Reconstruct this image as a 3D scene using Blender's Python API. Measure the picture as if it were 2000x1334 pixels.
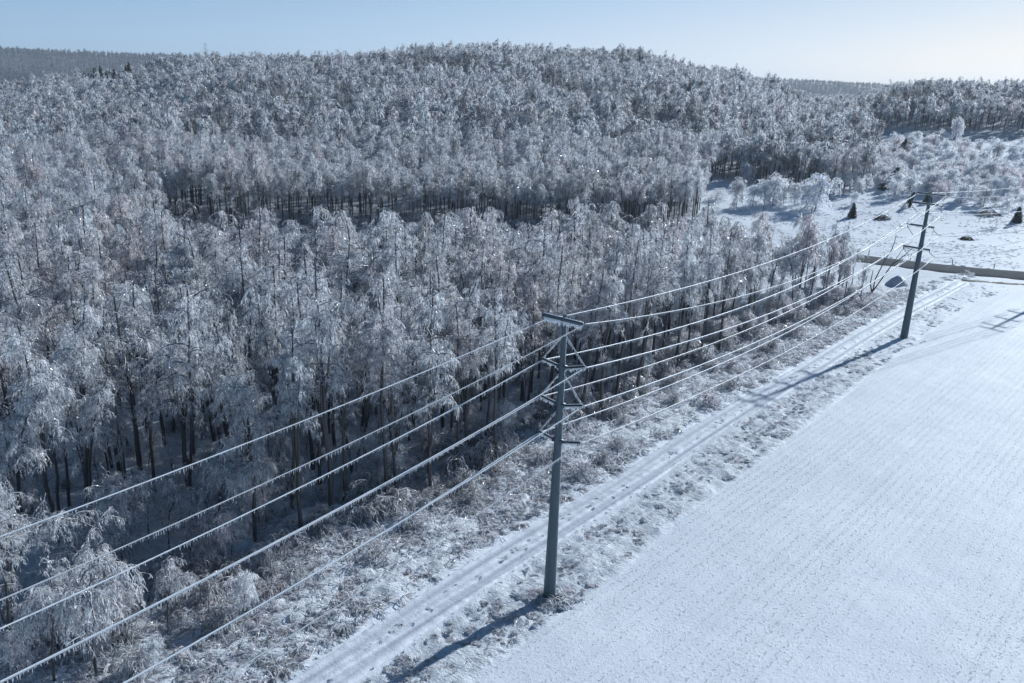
import bpy, math, random
import numpy as np
from math import radians as R
for o in list(bpy.data.objects): bpy.data.objects.remove(o)
scene = bpy.context.scene
COL = scene.collection

# ------------------------------------------------------------------ camera, world, sun, exposure
F_PX, CAM_H, TAN_P, ROLL = 1590.0, 35.0, 0.3157, math.atan(182/5033)
PITCH = math.atan(TAN_P)
fwd = np.array([0, math.cos(PITCH), -math.sin(PITCH)])
up0 = np.array([0, math.sin(PITCH), math.cos(PITCH)])
rt0 = np.array([1.0, 0, 0])
rt = math.cos(ROLL)*rt0 + math.sin(ROLL)*up0
up = math.cos(ROLL)*up0 - math.sin(ROLL)*rt0
cam = bpy.data.cameras.new('camera')
cam.sensor_width = 36; cam.lens = 36*F_PX/2000; cam.clip_start = 0.5; cam.clip_end = 20000
camo = bpy.data.objects.new('camera', cam); COL.objects.link(camo)
from mathutils import Matrix, Vector
camo.matrix_world = Matrix(((rt[0], up[0], -fwd[0], 0), (rt[1], up[1], -fwd[1], 0), (rt[2], up[2], -fwd[2], CAM_H), (0, 0, 0, 1)))
scene.camera = camo

SUN_EL, SUN_AZ = R(27), math.atan2(.725, .689)       # azimuth clockwise from +Y
world = bpy.data.worlds.new('World'); scene.world = world; world.use_nodes = True
wn = world.node_tree.nodes; wl = world.node_tree.links
wn.clear()
wo = wn.new('ShaderNodeOutputWorld'); wb = wn.new('ShaderNodeBackground'); sky = wn.new('ShaderNodeTexSky')
sky.sky_type = 'NISHITA'; sky.sun_disc = False; sky.sun_elevation = SUN_EL; sky.sun_rotation = SUN_AZ
sky.altitude = 300; sky.air_density = 1.0; sky.dust_density = 0.25; sky.ozone_density = 3.0
# the photograph's cool white balance: deep sky stays blue, the glow round the sun is neutral
bw = wn.new('ShaderNodeRGBToBW'); wl.new(sky.outputs[0], bw.inputs[0])
mr = wn.new('ShaderNodeMapRange'); mr.inputs['From Min'].default_value = 4.0; mr.inputs['From Max'].default_value = 11.0; wl.new(bw.outputs[0], mr.inputs[0])
t0 = wn.new('ShaderNodeMapRange'); t0.inputs['From Min'].default_value = 1.5; t0.inputs['From Max'].default_value = 4.2; wl.new(bw.outputs[0], t0.inputs[0])
ta = wn.new('ShaderNodeMix'); ta.data_type = 'RGBA'; ta.inputs[6].default_value = (.26, .98, 2.3, 1); ta.inputs[7].default_value = (.56, 1.04, 1.62, 1); wl.new(t0.outputs[0], ta.inputs[0])
tn = wn.new('ShaderNodeMix'); tn.data_type = 'RGBA'; tn.inputs[7].default_value = (1.04, 1.02, .98, 1); wl.new(ta.outputs[2], tn.inputs[6]); wl.new(mr.outputs[0], tn.inputs[0])
pw = wn.new('ShaderNodeMath'); pw.operation = 'POWER'; pw.inputs[1].default_value = .92; wl.new(bw.outputs[0], pw.inputs[0])
zn = wn.new('ShaderNodeMapRange'); zn.inputs['From Min'].default_value = 1.5; zn.inputs['From Max'].default_value = 5.0; zn.inputs['To Min'].default_value = .62; wl.new(bw.outputs[0], zn.inputs[0])
m2 = wn.new('ShaderNodeMath'); m2.operation = 'MULTIPLY'; wl.new(pw.outputs[0], m2.inputs[0]); wl.new(zn.outputs[0], m2.inputs[1])
mu = wn.new('ShaderNodeVectorMath'); mu.operation = 'SCALE'; wl.new(tn.outputs[2], mu.inputs[0]); wl.new(m2.outputs[0], mu.inputs['Scale'])
sk = wn.new('ShaderNodeMix'); sk.data_type = 'RGBA'; sk.inputs[0].default_value = 1.0; wl.new(sky.outputs[0], sk.inputs[6]); wl.new(mu.outputs[0], sk.inputs[7])
wb.inputs['Strength'].default_value = 0.078
wl.new(sk.outputs[2], wb.inputs[0]); wl.new(wb.outputs[0], wo.inputs[0])
sun = bpy.data.lights.new('sun', 'SUN'); sun.energy = 4.1; sun.angle = R(0.8); sun.color = (.95, 1.0, 1.03)
suno = bpy.data.objects.new('sun', sun); COL.objects.link(suno)
sd = Vector((math.sin(SUN_AZ)*math.cos(SUN_EL), math.cos(SUN_AZ)*math.cos(SUN_EL), math.sin(SUN_EL)))
suno.rotation_euler = sd.to_track_quat('Z', 'Y').to_euler()
scene.view_settings.view_transform = 'Standard'; scene.view_settings.look = 'None'
scene.view_settings.exposure = 0.45; scene.view_settings.gamma = 1.0
scene.render.engine = 'CYCLES'
scene.cycles.max_bounces = 8; scene.cycles.diffuse_bounces = 5; scene.cycles.glossy_bounces = 2
scene.cycles.transmission_bounces = 4; scene.cycles.transparent_max_bounces = 8; scene.cycles.volume_bounces = 0
scene.cycles.sample_clamp_indirect = 4.0

rnd = random.Random(7); rng = np.random.default_rng(11)

# ------------------------------------------------------------------ helpers
def px_ground(x, y, z=0.0):
    """where the ray of a photograph pixel meets height z: used to measure, all things are then placed in metres"""
    for _ in range(1 if z != 'ter' else 12):
        pass
    d = fwd*F_PX + rt*(x-1000) - up*(y-667)
    if z == 'ter':
        zz = 0.0
        for _ in range(25):
            t = (zz-CAM_H)/d[2]; zz = .5*zz + .5*float(terrain(np.array([d[0]*t]), np.array([d[1]*t]))[0])
        t = (zz-CAM_H)/d[2]
        return np.array([d[0]*t, d[1]*t, zz])
    t = (z-CAM_H)/d[2]
    return np.array([d[0]*t, d[1]*t, z])

def lattice_noise(x, y, seed, scale):
    """smooth value noise, vectorised"""
    r = np.random.default_rng(seed); T = r.random((128, 128))
    u = x/scale + 1000.37; v = y/scale + 1000.91
    i = np.floor(u).astype(int); j = np.floor(v).astype(int); fu = u-i; fv = v-j
    fu = fu*fu*(3-2*fu); fv = fv*fv*(3-2*fv)
    a = T[i % 128, j % 128]; b = T[(i+1) % 128, j % 128]; c = T[i % 128, (j+1) % 128]; d = T[(i+1) % 128, (j+1) % 128]
    return (a*(1-fu)+b*fu)*(1-fv) + (c*(1-fu)+d*fu)*fv - .5

def colx(t): return (t-1018)/1666.      # photograph column -> x/y of its ground line
COLS = np.array([-1.2, -.611, -.491, -.371, -.251, -.095, -.011, .109, .229, .289, .349, .469, .60, 1.2])
RAD = np.array([0, 205, 240, 300, 400, 500, 620, 800, 1200, 2000, 2500, 3000, 7000.])
ZT = np.array([
 [0, 0, 0, 0, 1, 3, 6, 3, 0, 8, 66, 60, 60],      # -1.2
 [0, 0, 0, 0, 2, 5, 9, 4, 0, 8, 66, 60, 60],      # x=0
 [0, 0, 0, 2, 7, 13, 19, 12, 0, 8, 66, 60, 60],   # 200
 [0, 0, 0, 3, 12, 22, 32, 22, 0, 8, 68, 60, 60],  # 400
 [0, 0, 0, 4, 14, 26, 36, 26, 0, 8, 50, 50, 60],  # 600
 [0, 0, 0, 6, 19, 33, 44, 32, 0, 8, 40, 40, 60],  # 860
 [0, 0, 0, 6, 20, 34, 45, 34, 0, 8, 40, 40, 60],  # 1000
 [0, 0, 0, 6, 19, 33, 44, 32, 0, 8, 40, 50, 60],  # 1200
 [0, 0, 1, 6, 18, 31, 36, 26, 0, 8, 40, 70, 60],  # 1400
 [0, 0, 1, 5, 17, 26, 29, 20, 0, 8, 40, 70, 60],  # 1500
 [0, 0, 1, 4, 13, 18, 19, 14, 0, 8, 40, 70, 60],  # 1600
 [0, 0, 1, 5, 18, 28, 30, 14, 0, 8, 30, 60, 60],  # 1800
 [0, 0, 1, 5, 18, 29, 31, 14, 0, 8, 30, 40, 60],  # 2000
 [0, 0, 1, 5, 17, 20, 20, 14, 0, 8, 30, 40, 60]], float)

def terrain(x, y):
    x = np.asarray(x, float); y = np.asarray(y, float)
    r = np.hypot(x, y); t = np.where(y > 1, x/np.maximum(y, 1), np.sign(x)*1.2); t = np.clip(t, -1.19, 1.19); r = np.clip(r, 0, 6990)
    i = np.clip(np.searchsorted(COLS, t)-1, 0, len(COLS)-2); f = (t-COLS[i])/(COLS[i+1]-COLS[i]); f = f*f*(3-2*f)
    j = np.clip(np.searchsorted(RAD, r)-1, 0, len(RAD)-2); g = (r-RAD[j])/(RAD[j+1]-RAD[j]); g = .5*g+.5*g*g*(3-2*g)
    z = (ZT[i, j]*(1-f)+ZT[i+1, j]*f)*(1-g) + (ZT[i, j+1]*(1-f)+ZT[i+1, j+1]*f)*g
    big = np.clip((r-240)/200, 0, 1)
    return z + big*(lattice_noise(x, y, 5, 60)*7 + lattice_noise(x, y, 6, 25)*1.5)

def poly_dist(px_, py_, line):
    """distance to a polyline, and the side (+ right of its direction), and arc length"""
    best = np.full(px_.shape, 1e9); side = np.zeros(px_.shape); arc = np.zeros(px_.shape); s0 = 0
    for (ax, ay), (bx, by) in zip(line[:-1], line[1:]):
        dx, dy = bx-ax, by-ay; L = math.hypot(dx, dy)
        t = np.clip(((px_-ax)*dx+(py_-ay)*dy)/(L*L), 0, 1)
        qx = ax+t*dx; qy = ay+t*dy; d = np.hypot(px_-qx, py_-qy)
        m = d < best; best = np.where(m, d, best)
        side = np.where(m, np.sign((px_-ax)*dy-(py_-ay)*dx), side); arc = np.where(m, s0+t*L, arc); s0 += L
    return best, side, arc

def inside(x, y, poly):
    x = np.asarray(x); y = np.asarray(y); c = np.zeros(x.shape, bool); n = len(poly)
    for k in range(n):
        x1, y1 = poly[k]; x2, y2 = poly[(k+1) % n]
        if y1 == y2: continue
        c ^= ((y1 > y) != (y2 > y)) & (x < (x2-x1)*(y-y1)/(y2-y1)+x1)
    return c

def G(x, y): p = px_ground(x, y); return (float(p[0]), float(p[1]))
def ext(line, a, b):
    (x0, y0), (x1, y1) = line[0], line[1]; L = math.hypot(x1-x0, y1-y0); s = (x0-(x1-x0)/L*a, y0-(y1-y0)/L*a)
    (x0, y0), (x1, y1) = line[-1], line[-2]; L = math.hypot(x1-x0, y1-y0); e = (x0-(x1-x0)/L*b, y0-(y1-y0)/L*b)
    return [s]+line+[e]
TRACK = ext([G(*p) for p in ((700, 1282), (943, 1115), (1066, 1040), (1208, 959), (1353, 857), (1440, 803), (1511, 762), (1580, 722), (1670, 664), (1760, 612), (1835, 573), (1880, 549))], 60, 0)
EDGE = ext([G(*p) for p in ((903, 1334), (1085, 1195), (1190, 1126), (1317, 1010), (1400, 955), (1496, 884), (1630, 780), (1700, 725), (1800, 655), (1900, 590), (2000, 560))], 60, 200)
WOODEDGE = ext([G(*p) for p in ((130, 1325), (380, 1185), (550, 1030), (640, 995), (755, 965), (840, 950), (1000, 870), (1180, 800), (1300, 735), (1400, 690), (1500, 650), (1600, 610), (1690, 585))], 40, 0)
ROAD = ext([G(*q) for q in ((1672, 503.5), (1750, 513), (1850, 524.5), (1925, 532), (2000, 538))], 16, 260)

def new_mesh(name, verts, faces_list, mats=(), parent=None, smooth=False, mat_idx=None, linked=True):
    """faces_list: list of (M,k) int arrays"""
    me = bpy.data.meshes.new(name)
    verts = np.ascontiguousarray(verts, dtype=np.float32)
    me.vertices.add(len(verts)); me.vertices.foreach_set('co', verts.ravel())
    tot = [len(f)*f.shape[1] for f in faces_list]; nf = sum(len(f) for f in faces_list)
    loops = np.concatenate([f.ravel() for f in faces_list]).astype(np.int32)
    sizes = np.concatenate([np.full(len(f), f.shape[1], np.int32) for f in faces_list])
    starts = np.concatenate([[0], np.cumsum(sizes)[:-1]]).astype(np.int32)
    me.loops.add(len(loops)); me.loops.foreach_set('vertex_index', loops)
    me.polygons.add(nf); me.polygons.foreach_set('loop_start', starts)
    if mat_idx is not None: me.polygons.foreach_set('material_index', np.asarray(mat_idx, np.int32))
    me.update(calc_edges=True); me.validate()
    if smooth: me.polygons.foreach_set('use_smooth', np.ones(len(me.polygons), bool))
    for m in mats: me.materials.append(m)
    o = bpy.data.objects.new(name, me)
    if linked: COL.objects.link(o)
    if parent: o.parent = parent
    return o

def tubes(P, rad, sides=3, cap=False):
    """P (N,K,3), rad (N,K) -> verts, quads"""
    P = np.asarray(P, float); rad = np.asarray(rad, float); N, K, _ = P.shape
    T = np.empty_like(P); T[:, 1:-1] = P[:, 2:]-P[:, :-2]; T[:, 0] = P[:, 1]-P[:, 0]; T[:, -1] = P[:, -1]-P[:, -2]
    T /= np.maximum(np.linalg.norm(T, axis=2, keepdims=True), 1e-9)
    A = np.zeros_like(P); m = np.abs(T[:, :, 2:3]) < .9
    A = np.where(m, np.array([0, 0, 1.0]), np.array([1.0, 0, 0]))
    U = np.cross(T, A); U /= np.maximum(np.linalg.norm(U, axis=2, keepdims=True), 1e-9); V = np.cross(T, U)
    # keep the frame steady along each tube
    for k in range(1, K):
        u = U[:, k-1] - (U[:, k-1]*T[:, k]).sum(1, keepdims=True)*T[:, k]
        u /= np.maximum(np.linalg.norm(u, axis=1, keepdims=True), 1e-9); U[:, k] = u; V[:, k] = np.cross(T[:, k], u)
    ang = np.arange(sides)*2*math.pi/sides
    ring = U[:, :, None]*np.cos(ang)[None, None, :, None] + V[:, :, None]*np.sin(ang)[None, None, :, None]
    vv = P[:, :, None]+ring*rad[:, :, None, None]
    base = (np.arange(N)*K*sides)[:, None, None]; k = np.arange(K-1)[None, :, None]*sides; s = np.arange(sides)[None, None, :]; s2 = (s+1) % sides
    q = np.stack([base+k+s, base+k+s2, base+k+sides+s2, base+k+sides+s], -1).reshape(-1, 4)
    return vv.reshape(-1, 3), q

def ribbons(P, w, r):
    """thin ice-glazed strands: one strip each, turned at random, w (N,K) full width"""
    N, K, _ = P.shape; T = unit(np.gradient(P, axis=1)); U = unit(np.cross(T, unit(r.normal(size=(N, 1, 3)))))
    V = np.cross(T, U); a = r.uniform(-.6, .6, (N, 1, 1))*np.arange(K)[None, :, None]; S = U*np.cos(a)+V*np.sin(a)
    vv = np.stack([P-S*w[..., None]/2, P+S*w[..., None]/2], 2).reshape(-1, 3)
    b = (np.arange(N)*K*2)[:, None]; k = np.arange(K-1)[None]*2
    q = np.stack([b+k, b+k+1, b+k+3, b+k+2], -1).reshape(-1, 4)
    return vv, q

class Geo:
    """collects pieces of ONE mesh"""
    def __init__(s): s.v = []; s.f = {}; s.n = 0; s.m = {}
    def add(s, v, f, mat=0):
        v = np.asarray(v, float).reshape(-1, 3); f = np.asarray(f)
        s.v.append(v); k = f.shape[1]; s.f.setdefault(k, []).append(f+s.n); s.m.setdefault(k, []).append(np.full(len(f), mat)); s.n += len(v)
    def tube(s, pts, rad, sides=8, mat=0, cap=True):
        pts = np.asarray(pts, float); rad = np.broadcast_to(np.asarray(rad, float), (len(pts),))
        v, q = tubes(pts[None], rad[None], sides); s.add(v, q, mat)
        if cap:
            for ring, fl in ((v[:sides], 1), (v[-sides:], 0)):
                c = ring.mean(0); vv = np.vstack([ring, c]); f = [[i, (i+1) % sides, sides] if not fl else [(i+1) % sides, i, sides] for i in range(sides)]
                s.add(vv, np.array(f), mat)
    def box(s, c, half, ax=None, mat=0, bev=0.0):
        c = np.asarray(c, float); ax = np.eye(3) if ax is None else np.asarray(ax, float)
        h = np.asarray(half, float); V = []
        for sz in (-1, 1):
            hh = h*(1.0)
            pr = [(-1, -1), (1, -1), (1, 1), (-1, 1)]
            V.append([[a*hh[0], b*hh[1], sz*hh[2]] for a, b in pr])
        V = np.array(V).reshape(-1, 3)@ax + c
        s.add(V, np.array([[0, 3, 2, 1], [4, 5, 6, 7], [0, 1, 5, 4], [1, 2, 6, 5], [2, 3, 7, 6], [3, 0, 4, 7]]), mat)
    def build(s, name, mats, parent=None, smooth=False, linked=True):
        ks = sorted(s.f); fl = [np.vstack(s.f[k]) for k in ks]; mi = np.concatenate([np.concatenate(s.m[k]) for k in ks])
        return new_mesh(name, np.vstack(s.v), fl, mats, parent, smooth, mi, linked)

def tag(o, label=None, cat=None, group=None, kind=None):
    if label: o['label'] = label
    if cat: o['category'] = cat
    if group: o['group'] = group
    if kind: o['kind'] = kind
    return o
def empty(name, loc, rz=0.0):
    o = bpy.data.objects.new(name, None); COL.objects.link(o); o.location = loc; o.rotation_euler = (0, 0, rz); o.empty_display_size = .5
    return o
def copy_tree(o, parent=None):
    c = o.copy(); COL.objects.link(c)
    if parent: c.parent = parent
    for ch in CH.get(o.name, []):
        d = ch.copy(); COL.objects.link(d); d.parent = c
        for g in CH.get(ch.name, []):
            e = g.copy(); COL.objects.link(e); e.parent = d
    return c
CH = {}
def reg(parent, *kids): CH[parent.name] = list(kids)

# ------------------------------------------------------------------ materials
def mat_new(name):
    m = bpy.data.materials.new(name); m.use_nodes = True; nt = m.node_tree; nt.nodes.clear()
    out = nt.nodes.new('ShaderNodeOutputMaterial'); return m, nt, out
def N(nt, t, **kw):
    n = nt.nodes.new(t)
    for k, v in kw.items():
        if k in n.inputs.keys() if hasattr(n.inputs, 'keys') else False: n.inputs[k].default_value = v
        else: setattr(n, k, v)
    return n
def math_n(nt, op, a, b=None, c=None, clamp=False):
    n = nt.nodes.new('ShaderNodeMath'); n.operation = op; n.use_clamp = clamp
    for i, x in enumerate((a, b, c)):
        if x is None: continue
        if isinstance(x, (int, float)): n.inputs[i].default_value = x
        else: nt.links.new(x, n.inputs[i])
    return n.outputs[0]
def ramp(nt, fac, stops):
    n = nt.nodes.new('ShaderNodeValToRGB'); nt.links.new(fac, n.inputs[0]); e = n.color_ramp.elements
    while len(e) < len(stops): e.new(.5)
    for i, (p, c) in enumerate(stops):
        e[i].position = p; e[i].color = (*c, 1) if len(c) == 3 else c
    return n.outputs[0]
def mixc(nt, fac, a, b):
    n = nt.nodes.new('ShaderNodeMix'); n.data_type = 'RGBA'
    for sock, x in ((n.inputs[0], fac), (n.inputs[6], a), (n.inputs[7], b)):
        if isinstance(x, (int, float)): sock.default_value = x
        elif isinstance(x, tuple): sock.default_value = (*x, 1)
        else: nt.links.new(x, sock)
    return n.outputs[2]
def noise(nt, vec, scale, detail=3, rough=.6):
    n = nt.nodes.new('ShaderNodeTexNoise'); n.inputs['Scale'].default_value = scale; n.inputs['Detail'].default_value = detail; n.inputs['Roughness'].default_value = rough
    if vec is not None: nt.links.new(vec, n.inputs['Vector'])
    return n.outputs['Fac']
def coords(nt, which='Object', scale=(1, 1, 1), rot=(0, 0, 0)):
    tc = nt.nodes.new('ShaderNodeTexCoord'); mp = nt.nodes.new('ShaderNodeMapping')
    mp.inputs['Scale'].default_value = scale; mp.inputs['Rotation'].default_value = rot
    nt.links.new(tc.outputs[which], mp.inputs[0]); return mp.outputs[0]
def vrot(nt, ang, scale):
    """object coordinates turned by ang about z, then scaled"""
    tc = nt.nodes.new('ShaderNodeTexCoord'); a = nt.nodes.new('ShaderNodeVectorRotate'); a.rotation_type = 'Z_AXIS'; a.inputs['Angle'].default_value = ang
    nt.links.new(tc.outputs['Object'], a.inputs['Vector']); m = nt.nodes.new('ShaderNodeMapping'); m.inputs['Scale'].default_value = scale
    nt.links.new(a.outputs[0], m.inputs[0]); return m.outputs[0]

def ice_mat(name, c1, c2, transl=.45, rough=.22, nscale=.8, spec=.6, tcol=(.80, .82, .88)):
    m, nt, out = mat_new(name); L = nt.links
    oi = nt.nodes.new('ShaderNodeObjectInfo')
    nz = noise(nt, coords(nt), nscale, 3)
    r = ramp(nt, nz, [(.36, c1), (.58, c2)])
    tint = ramp(nt, oi.outputs['Random'], [(0, (.68, .69, .70)), (.35, (1, 1, 1)), (.7, (.92, .95, .97)), (1, (.90, .84, .84))])
    mm = nt.nodes.new('ShaderNodeMix'); mm.data_type = 'RGBA'; mm.blend_type = 'MULTIPLY'; mm.inputs[0].default_value = 1
    L.new(r, mm.inputs[6]); L.new(tint, mm.inputs[7]); colr = mm.outputs[2]
    p = nt.nodes.new('ShaderNodeBsdfPrincipled'); L.new(colr, p.inputs['Base Color']); p.inputs['Roughness'].default_value = rough
    p.inputs['IOR'].default_value = 1.31; p.inputs['Specular IOR Level'].default_value = spec
    t = nt.nodes.new('ShaderNodeBsdfTranslucent')
    t2 = nt.nodes.new('ShaderNodeMix'); t2.data_type = 'RGBA'; t2.blend_type = 'MULTIPLY'; t2.inputs[0].default_value = 1
    L.new(colr, t2.inputs[6]); t2.inputs[7].default_value = (*[min(1, c*1.15) for c in tcol], 1); L.new(t2.outputs[2], t.inputs['Color'])
    mx = nt.nodes.new('ShaderNodeMixShader'); mx.inputs[0].default_value = transl
    L.new(p.outputs[0], mx.inputs[1]); L.new(t.outputs[0], mx.inputs[2]); L.new(mx.outputs[0], out.inputs[0])
    return m

def bark_mat(name, bark=(.045, .043, .048), ice=(.52, .53, .58), amt=.5):
    m, nt, out = mat_new(name); L = nt.links
    geo = nt.nodes.new('ShaderNodeNewGeometry'); sx = nt.nodes.new('ShaderNodeSeparateXYZ'); L.new(geo.outputs['Normal'], sx.inputs[0])
    nz = noise(nt, coords(nt, scale=(1, 1, .35)), 5, 4)
    f = math_n(nt, 'ADD', sx.outputs[2], math_n(nt, 'MULTIPLY', math_n(nt, 'SUBTRACT', nz, .5), 1.6))
    f = ramp(nt, f, [(1-amt-.08, (0, 0, 0)), (min(1, 1-amt+.15), (1, 1, 1))])
    br = ramp(nt, noise(nt, coords(nt, scale=(1, 1, .2)), 12, 4), [(.3, tuple(c*.55 for c in bark)), (.7, tuple(c*1.7 for c in bark))])
    c = mixc(nt, f, br, ice)
    p = nt.nodes.new('ShaderNodeBsdfPrincipled'); L.new(c, p.inputs['Base Color']); p.inputs['Roughness'].default_value = .38
    p.inputs['Coat Weight'].default_value = .35; p.inputs['Coat Roughness'].default_value = .15
    L.new(p.outputs[0], out.inputs[0]); return m

def flat_mat(name, col, rough=.6, bump=0.0, scale=6, metallic=0.0, var=.25, stretch=(1, 1, 1)):
    m, nt, out = mat_new(name); L = nt.links
    nz = noise(nt, coords(nt, scale=stretch), scale, 5)
    c = ramp(nt, nz, [(.25, tuple(x*(1-var) for x in col)), (.75, tuple(min(1, x*(1+var)) for x in col))])
    p = nt.nodes.new('ShaderNodeBsdfPrincipled'); L.new(c, p.inputs['Base Color']); p.inputs['Roughness'].default_value = rough; p.inputs['Metallic'].default_value = metallic
    if bump:
        b = nt.nodes.new('ShaderNodeBump'); b.inputs['Strength'].default_value = bump; b.inputs['Distance'].default_value = .05; L.new(nz, b.inputs['Height']); L.new(b.outputs[0], p.inputs['Normal'])
    L.new(p.outputs[0], out.inputs[0]); return m

M = {}
M['twig'] = ice_mat('iced_twigs', (.38, .40, .43), (1.0, .99, .97), .56, rough=.2, nscale=1.5, spec=.8)
M['twig_far'] = ice_mat('iced_twigs_distant', (.33, .36, .39), (1.0, .99, .97), .55, rough=.42, nscale=.5, spec=.3)
M['twig_bright'] = ice_mat('iced_twigs_glassy', (.80, .81, .83), (1.0, .995, .98), .68, rough=.25, nscale=1.0, spec=.6)
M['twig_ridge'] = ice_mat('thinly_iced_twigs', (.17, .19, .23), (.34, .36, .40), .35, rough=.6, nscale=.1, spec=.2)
M['twig_dim'] = ice_mat('thawed_twigs', (.22, .235, .25), (.58, .58, .58), .45, rough=.45, nscale=.5, spec=.3)
M['shrub'] = ice_mat('iced_shrub', (.52, .51, .51), (.93, .93, .94), .5, nscale=1.2)
M['grass'] = ice_mat('iced_grass', (.42, .42, .43), (.95, .96, .97), .5, nscale=2.5)
M['ice'] = ice_mat('icicle_ice', (.84, .88, .90), (.98, .99, 1.0), .22, rough=.3, nscale=3, spec=.6)
nt = M['ice'].node_tree; o_ = [n for n in nt.nodes if n.type == 'OUTPUT_MATERIAL'][0]; src = o_.inputs[0].links[0].from_socket
tr_ = nt.nodes.new('ShaderNodeBsdfTransparent'); tr_.inputs[0].default_value = (.95, .98, 1, 1); mx = nt.nodes.new('ShaderNodeMixShader'); mx.inputs[0].default_value = .15
nt.links.new(src, mx.inputs[1]); nt.links.new(tr_.outputs[0], mx.inputs[2]); nt.links.new(mx.outputs[0], o_.inputs[0])
M['icicle'] = M['ice'].copy(); M['icicle'].name = 'clear_icicle'; [n for n in M['icicle'].node_tree.nodes if n.type == 'MIX_SHADER' and n.inputs[2].links[0].from_node.type == 'BSDF_TRANSPARENT'][0].inputs[0].default_value = .45
M['bark'] = bark_mat('wet_bark', amt=.28)
M['limb'] = bark_mat('iced_limb', bark=(.05, .048, .052), amt=.48)
M['dark_wood'] = bark_mat('bare_dark_wood', bark=(.02, .018, .018), amt=.12)
M['needle'] = flat_mat('evergreen_needles', (.040, .058, .048), .7, var=.5, scale=3)
M['brush'] = flat_mat('brush_twigs', (.05, .045, .045), .8, var=.5, scale=3)
M['pole'] = flat_mat('weathered_grey_pole', (.075, .112, .135), .5, bump=.3, scale=3, var=.16, stretch=(1, 1, .15))
M['steel'] = flat_mat('galvanised_steel', (.09, .12, .14), .45, scale=8, metallic=.3, var=.2)
M['insulator'] = flat_mat('dark_insulator', (.028, .028, .034), .3, scale=8, var=.2)
M['post'] = flat_mat('fence_wood', (.07, .065, .06), .8, var=.3)

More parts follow.
